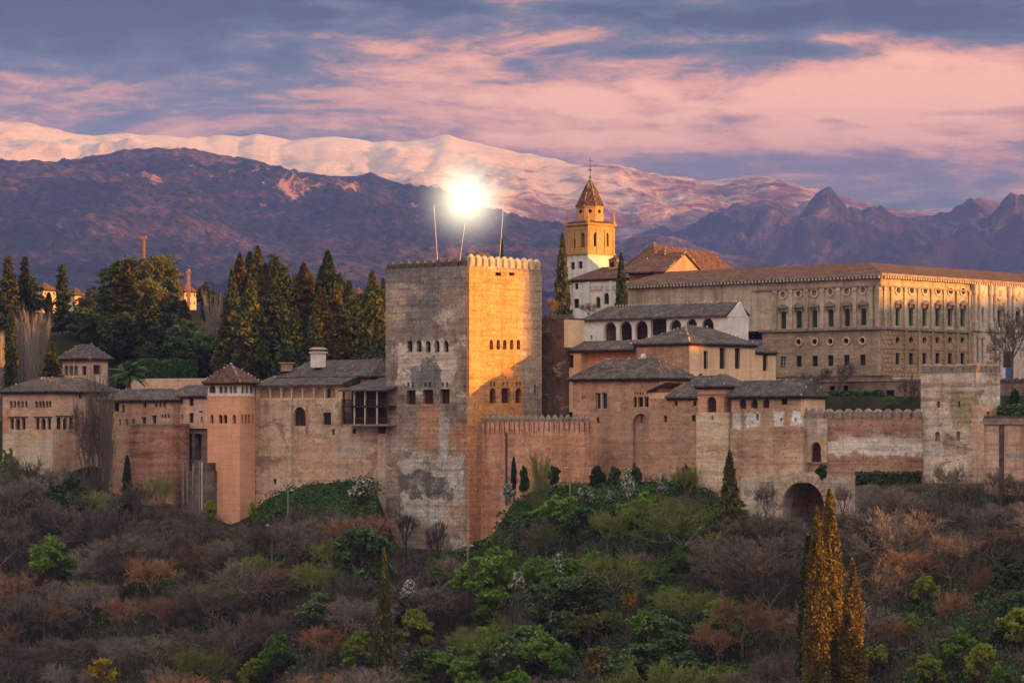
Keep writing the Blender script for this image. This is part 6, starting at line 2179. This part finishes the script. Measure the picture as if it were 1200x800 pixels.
# ---- singled-out plants on the slope
for a in [
    ('grey_bare', 30, 528, 26, 484, 'bare grey tree reaching up the wall of the corner palace near the frame edge', 600),
    ('mauve_bare', 70, 536, 24, 482, 'bare brown tree in front of the pale lower wall of the corner palace', 604),
    ('mauve_bare', 160, 560, 20, 474, 'bare brown tree before the left edge of the reddish buttress', 618),
    ('grey_bare', 1110, 536, 26, 386, 'bare grey tree reaching up the front of the pale tower', 600),
    ('mauve_bare', 1172, 545, 24, 380, 'bare brown tree in front of the rampart wall drain', 604),
    ('mauve_bare', 898, 560, 16, 398, 'bare brown tree before the left side of the bridge', 616),
    ('mauve_bare', 988, 562, 15, 394, 'bare brown tree before the right side of the bridge', 616),
    ('cypress', 855, 532, 12, 396, 'tall dark cypress in front of the oratory tower foot', None),
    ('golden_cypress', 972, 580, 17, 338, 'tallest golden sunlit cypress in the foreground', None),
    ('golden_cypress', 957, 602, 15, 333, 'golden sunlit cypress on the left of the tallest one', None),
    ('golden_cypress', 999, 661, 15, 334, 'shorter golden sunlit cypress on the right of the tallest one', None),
    ('slim_cypress', 948, 632, 13, 340, 'dark unlit cypress behind the golden sunlit ones in the foreground', None),
    ('cypress', 450, 650, 10, 398, 'brown-tipped cypress in the wood below the great tower', None),
    ('pollard', 476, 590, 22, 440, 'dark pollarded bare tree before the left foot of the great tower', 665),
    ('pollard', 514, 598, 22, 438, 'mauve pollarded bare tree before the grey foot of the great tower', 690),
    ('green_poplar', 633, 520, 20, 431, 'slender budding tree before the streaked orange wall', 620),
    ('dark_shrub', 614, 541, 9, 442, 'dark egg-shaped shrub at the foot of the streaked wall', 578),
    ('dark_shrub', 651, 541, 10, 434, 'dark cone-shaped shrub beside the slender budding tree', 568),
    ('slim_cypress', 602, 536, 3, 443, 'thin young cypress against the streaked wall', 575),
    ('white_shrub', 597, 566, 10, 440, 'white-flowering shrub at the corner of wall and slope', 590),
    ('white_shrub', 684, 568, 13, 424, 'white-flowering shrub left of the small round one', 598),
    ('white_shrub', 714, 575, 6, 424, 'small round white-flowering shrub in the grass', 594),
    ('white_shrub', 737, 549, 10, 424, 'tall white-flowering shrub below the blind arch', 592),
    ('white_shrub', 776, 556, 9, 424, 'white-flowering shrub beside the big green bush', 590),
    ('white_shrub', 426, 560, 20, 452, 'wide white-flowering shrub near the left foot of the great tower', 592),
    ('white_shrub', 478, 680, 12, 402, 'white-flowering shrub right of the brown-tipped cypress', 710),
    ('white_shrub', 655, 650, 12, 396, 'white-flowering shrub in the middle of the green wood', 690),
    ('white_shrub', 607, 668, 12, 396, 'white-flowering shrub above the leafy green trees', 700),
    ('green_bare', 804, 538, 22, 422, 'big olive-green bush below the narrow orange house', 600),
    ('dark_tree', 806, 545, 16, 425, 'dark green bush inside the big olive-green one', 600),
    ('dark_shrub', 700, 545, 12, 433, 'dark green shrub row left end at the foot of the brick hall', 572),
    ('dark_shrub', 722, 541, 10, 433, 'dark green shrub row middle at the foot of the brick hall', 572),
    ('dark_shrub', 745, 538, 9, 432, 'dark green shrub below the blind arch', 570),
    ('dark_shrub', 963, 540, 8, 399.5, 'dark ivy bush under the walled doorway', 562),
    ('slim_cypress', 149, 535, 5, 478, 'dark ivy-clad slim tree left of the reddish buttress', 600),
    ('green_tree', 10, 520, 12, 492, 'green shrub tree at the foot of the corner palace', 580),
    ('dark_tree', 82, 545, 30, 470, 'dark evergreen bush below the corner palace', 610),
    ('green_bare', 188, 545, 20, 474, 'olive budding tree before the reddish buttress', 620),
    ('lime_tree', 246, 585, 9, 468, 'small light green shrub left of the salmon tower foot', 612),
    ('lime_tree', 296, 588, 6, 468, 'small lime shrub at the right foot of the salmon tower', 606),
    ('green_tree', 62, 622, 26, 420, 'bright green tree alone in the grey wood below the corner palace', None),
    ('lime_tree', 42, 637, 12, 416, 'light green young tree left of the bright green one', None),
    ('lime_tree', 418, 738, 19, 375, 'lime tree at the bottom left of the brown-tipped cypress', None),
    ('lime_tree', 488, 712, 20, 378, 'lime-green tree at the bottom right of the brown-tipped cypress', None),
    ('lime_tree', 296, 770, 20, 368, 'yellow-green tree at the bottom edge left of centre', None),
    ('green_tree', 322, 738, 22, 376, 'flat green shrub tree above the yellow-green one at the bottom', None),
    ('yellow_tree', 122, 768, 17, 372, 'golden tree at the bottom left of the frame', None),
    ('green_tree', 578, 682, 22, 390, 'fresh green tree at the left of the green wood', None),
    ('green_tree', 522, 752, 24, 372, 'dark green tree at the bottom centre', None),
    ('olive_tree', 690, 716, 22, 380, 'ochre-green round tree in the middle of the green wood', None),
    ('olive_tree', 700, 752, 20, 370, 'ochre tree at the bottom of the green wood', None),
    ('green_tree', 660, 750, 18, 372, 'green tree left of the ochre one at the bottom', None),
    ('yellow_tree', 737, 688, 11, 386, 'yellow flowering tree in the green wood', None),
    ('green_bare', 640, 612, 18, 415, 'olive-green budding tree high in the green wood', None),
    ('green_bare', 712, 592, 24, 418, 'wide olive-green budding tree below the small white shrub', None),
    ('green_tree', 763, 652, 15, 398, 'upright green tree right in the green wood', None),
    ('green_tree', 793, 636, 15, 402, 'fresh green tree below the big olive-green bush', None),
    ('yellow_tree', 976, 578, 6, 392, 'small golden shrub beside the bridge arch', 606),
    ('rust_bare', 1118, 674, 33, 352, 'rust-red bare tree leaning between the lime trees', 800),
    ('rust_bare', 1152, 640, 24, 356, 'tall rust-red bare tree behind the leaning one', 790),
    ('lime_tree', 1084, 672, 15, 354, 'lime tree left of the leaning rust-red tree', None),
    ('rust_bare', 1040, 720, 22, 346, 'rusty bare tree right of the golden cypresses', None),
    ('lime_tree', 1068, 715, 14, 345, 'lime tree right of the rusty bare tree', None),
    ('lime_tree', 1028, 752, 18, 338, 'yellow-green tree at the foot of the golden cypresses', None),
    ('lime_tree', 1088, 764, 19, 338, 'yellow-green tree at the bottom edge on the right', None),
    ('lime_tree', 1150, 752, 20, 340, 'tall yellow-topped green tree at the bottom right', None),
    ('lime_tree', 1192, 708, 22, 345, 'pale yellow-green tree at the right edge', None),
    ('green_tree', 1178, 776, 22, 338, 'green tree at the bottom right corner', None),
    ('dark_tree', 1185, 640, 24, 362, 'dark evergreen at the right edge above the pale yellow-green tree', None),
    ('rust_bare', 178, 642, 30, 415, 'large orange-tinted bare tree below the reddish buttress', None),
    ('rust_bare', 222, 630, 22, 420, 'orange-tinted bare tree below the salmon tower', None),
    ('rust_bare', 138, 690, 26, 400, 'orange-tinted bare tree left of the dark wood centre', None),
    ('rust_bare', 190, 690, 24, 402, 'orange-tinted bare tree under the large orange-tinted one', None),
    ('rust_bare', 870, 690, 30, 362, 'orange-tinted bare tree left of the golden cypresses, upper', None),
    ('rust_bare', 915, 702, 28, 358, 'orange-tinted bare tree touching the golden cypresses', None),
    ('rust_bare', 842, 722, 26, 358, 'orange-tinted bare tree left of the golden cypresses, lower', None),
    ('rust_bare', 72, 700, 22, 396, 'orange-tinted bare tree low in the left wood', None),
    ('rust_bare', 320, 655, 26, 412, 'orange-tinted bare tree below the green slope', None),
]:
    key, px, top, half, Y, label, base = a
    plant_top(key, px, top, half, Y, label, base=base)

# ---- the wood on the slope: every tree its own object, in zones named after what stands above them
LIM = [(-50, 536), (0, 536), (70, 545), (110, 556), (150, 572), (205, 588), (240, 604), (245, 612), (300, 606), (312, 588), (345, 578), (440, 584), (445, 640), (550, 644), (575, 622), (620, 575), (690, 566), (800, 562), (860, 572), (880, 588), (915, 606), (966, 606), (1000, 590), (1012, 552), (1080, 556), (1130, 545), (1200, 548), (1260, 548)]
LX, LY = zip(*LIM)
pts = []
tries = 0
ZONE = [(245, 'below the corner palace and the long wing'), (445, 'below the gallery house'), (565, 'below the great tower'), (860, 'below the brick hall'), (1005, 'around the stone bridge'), (9999, 'below the pale tower')]
KIND = {'grey_bare': 'bare grey-brown tree', 'mauve_bare': 'bare mauve-brown tree', 'rust_bare': 'bare sunlit-orange tree', 'green_bare': 'thin budding olive-green tree', 'green_tree': 'leafy mid-green tree', 'teal_tree': 'dull dark-green tree', 'dark_shrub': 'dark low shrub', 'lime_tree': 'light green young tree', 'dark_tree': 'dense dark evergreen tree'}
n_wood = 0
while tries < 9000 and n_wood < 290:
    tries += 1
    px = RNG.uniform(-45, 1245)
    yb, zb = wall_line(px)
    Y = yb - 5 - RNG.random() ** .9 * 82
    x = (px - 600) / F * Y
    z = ground(x, Y)
    bp = HOR - z / Y * F
    if bp > 880 or Y < 318:
        continue
    slope = (300 < px < 445 and bp < 640) or (570 < px < 800 and bp < 610)
    if any((x - q[0]) ** 2 + (Y - q[1]) ** 2 < q[2] for q in pts):
        continue
    if slope and RNG.random() < .72:
        continue
    if slope:
        key = RNG.choice(['dark_shrub', 'green_bare', 'dark_shrub', 'grey_bare'])
    elif px < 445:
        key = RNG.choices(['grey_bare', 'mauve_bare', 'rust_bare', 'green_bare', 'teal_tree'], [5, 5, 1.2, 1.2, .5])[0]
    elif px < 565:
        key = RNG.choices(['grey_bare', 'mauve_bare', 'green_bare', 'teal_tree', 'green_tree'], [3.5, 2.5, 1.6, 1, .5])[0]
    elif px < 860:
        key = RNG.choices(['grey_bare', 'mauve_bare', 'green_bare', 'teal_tree', 'green_tree', 'lime_tree', 'dark_tree'], [1.2, 1.1, 3.6, 2.6, 3.2, 0, .5])[0]
    elif px < 1005 or bp < 720:
        key = RNG.choices(['grey_bare', 'mauve_bare', 'rust_bare', 'green_bare', 'teal_tree'], [5, 5, 1, .6, .4])[0]
    else:
        key = RNG.choices(['grey_bare', 'mauve_bare', 'teal_tree', 'green_tree', 'dark_tree'], [2, 1.5, 2, 2.2, .6])[0]
    h = RNG.uniform(6.5, 12.0) if 'shrub' not in key else RNG.uniform(1.8, 3)
    lim = float(np.interp(px, LX, LY)) + RNG.uniform(0, 18)
    h = min(h, (bp - lim) / F * Y)
    hw = h * .45 / Y * F
    for (qx, qt, qh, qy) in SINGLES:       # keep the singled-out trees in view
        if Y < qy + 1 and abs(px - qx) < qh * .9 + hw * .7:
            h = min(h, (bp - (qt + 1.7 * qh)) / F * Y)
    if h < 1.6:
        continue
    if h < 3.2 and key in ('teal_tree', 'green_tree', 'dark_tree'):
        key = 'dark_shrub'
    pts.append((x, Y, (3.3 if slope else 4.1 if h > 4 else 2.4) ** 2))
    zone = next(t_ for lim_, t_ in ZONE if px < lim_)
    lab = KIND[key] + ' in the wood ' + zone
    plant(key, Vector((x, Y, z - .1)), h, RNG.uniform(1.05, 1.6), lab, KIND[key] + 's in the wood ' + zone)
    n_wood += 1
print('wood trees', n_wood, 'all plants', COUNT)

# ---- ground cover nobody could count
rs = np.random.RandomState(5)


def cover_spots(n_, test, seed, back=92):
    out = []
    q = np.random.RandomState(seed)
    for _ in range(n_ * 12):
        if len(out) >= n_:
            break
        px = q.uniform(-60, 1260)
        yb, zb = wall_line(px)
        Y = yb - .8 - q.random() ** 1.1 * back
        x = (px - 600) / F * Y
        z = ground(x, Y)
        bp = HOR - z / Y * F
        if bp > 850 or not test(px, bp):
            continue
        out.append((x, Y, z, noise.noise(Vector((x * .1, Y * .1, seed)))))
    return out


green_bank = lambda px, bp: (295 < px < 452 and bp < 690) or 545 < px < 880 or (px > 1005 and bp > 690)
segs = []
for x, y, z, k in cover_spots(3400, lambda px, bp: not (290 < px < 445 and bp < 625) and not (560 < px < 800 and bp < 620), 21):
    h = rs.uniform(.7, 2.0) * (1 + k)
    for _ in range(20):
        p0 = np.array([x + rs.normal() * .7, y + rs.normal() * .7, z - .1])
        d = np.array([rs.normal() * .45, rs.normal() * .45, 1.0]) * h * rs.uniform(.5, 1.1)
        segs.append((p0, p0 + d * .55, .022, .018))
        segs.append((p0 + d * .55, p0 + d + rs.normal(size=3) * .3, .018, .007))
o = bpy.data.objects.new('undergrowth', mesh_np('undergrowth', *prisms(segs), [M['twig_mauve']]))
C.objects.link(o)
tag(o, 'brown leafless brambles and brushwood between the trees of the wood', None, None, 'stuff')
for nm, leaf, n_, per, size, hh, test, lab in (
        ('ground_ivy', 'hedge_leaf', 1500, 46, .24, 1.15, green_bank, 'low green bushes and ivy covering the slope'),
        ('scrub', 'teal_leaf', 700, 46, .24, 1.3, lambda px, bp: True, 'dull green scrub scattered over the slope'),
        ('grass', 'green_leaf', 9000, 6, .15, .18, lambda px, bp: (295 < px < 450 and bp < 625) or (560 < px < 830 and bp < 630) or (500 < px < 640 and bp < 690), 'short green grass on the banks below the walls')):
    P_ = []
    for x, y, z, k in cover_spots(n_, test, 31 + per + len(nm)):
        r_ = hh * rs.uniform(.5, 1.3) * (1 + .5 * k)
        d = rs.normal(size=(per, 3))
        d /= np.linalg.norm(d, axis=1)[:, None]
        d[:, 2] = np.abs(d[:, 2])
        P_.append(np.array([x, y, z]) + d * r_ * rs.uniform(.6, 1.1, per)[:, None] * np.array([1.2, 1.2, 1.0]))
    v, f = leaves(np.concatenate(P_), size, rs, .7, 1.4)
    o = bpy.data.objects.new(nm, mesh_np(nm, v, f, [M[leaf]]))
    C.objects.link(o)
    tag(o, lab, None, None, 'stuff')
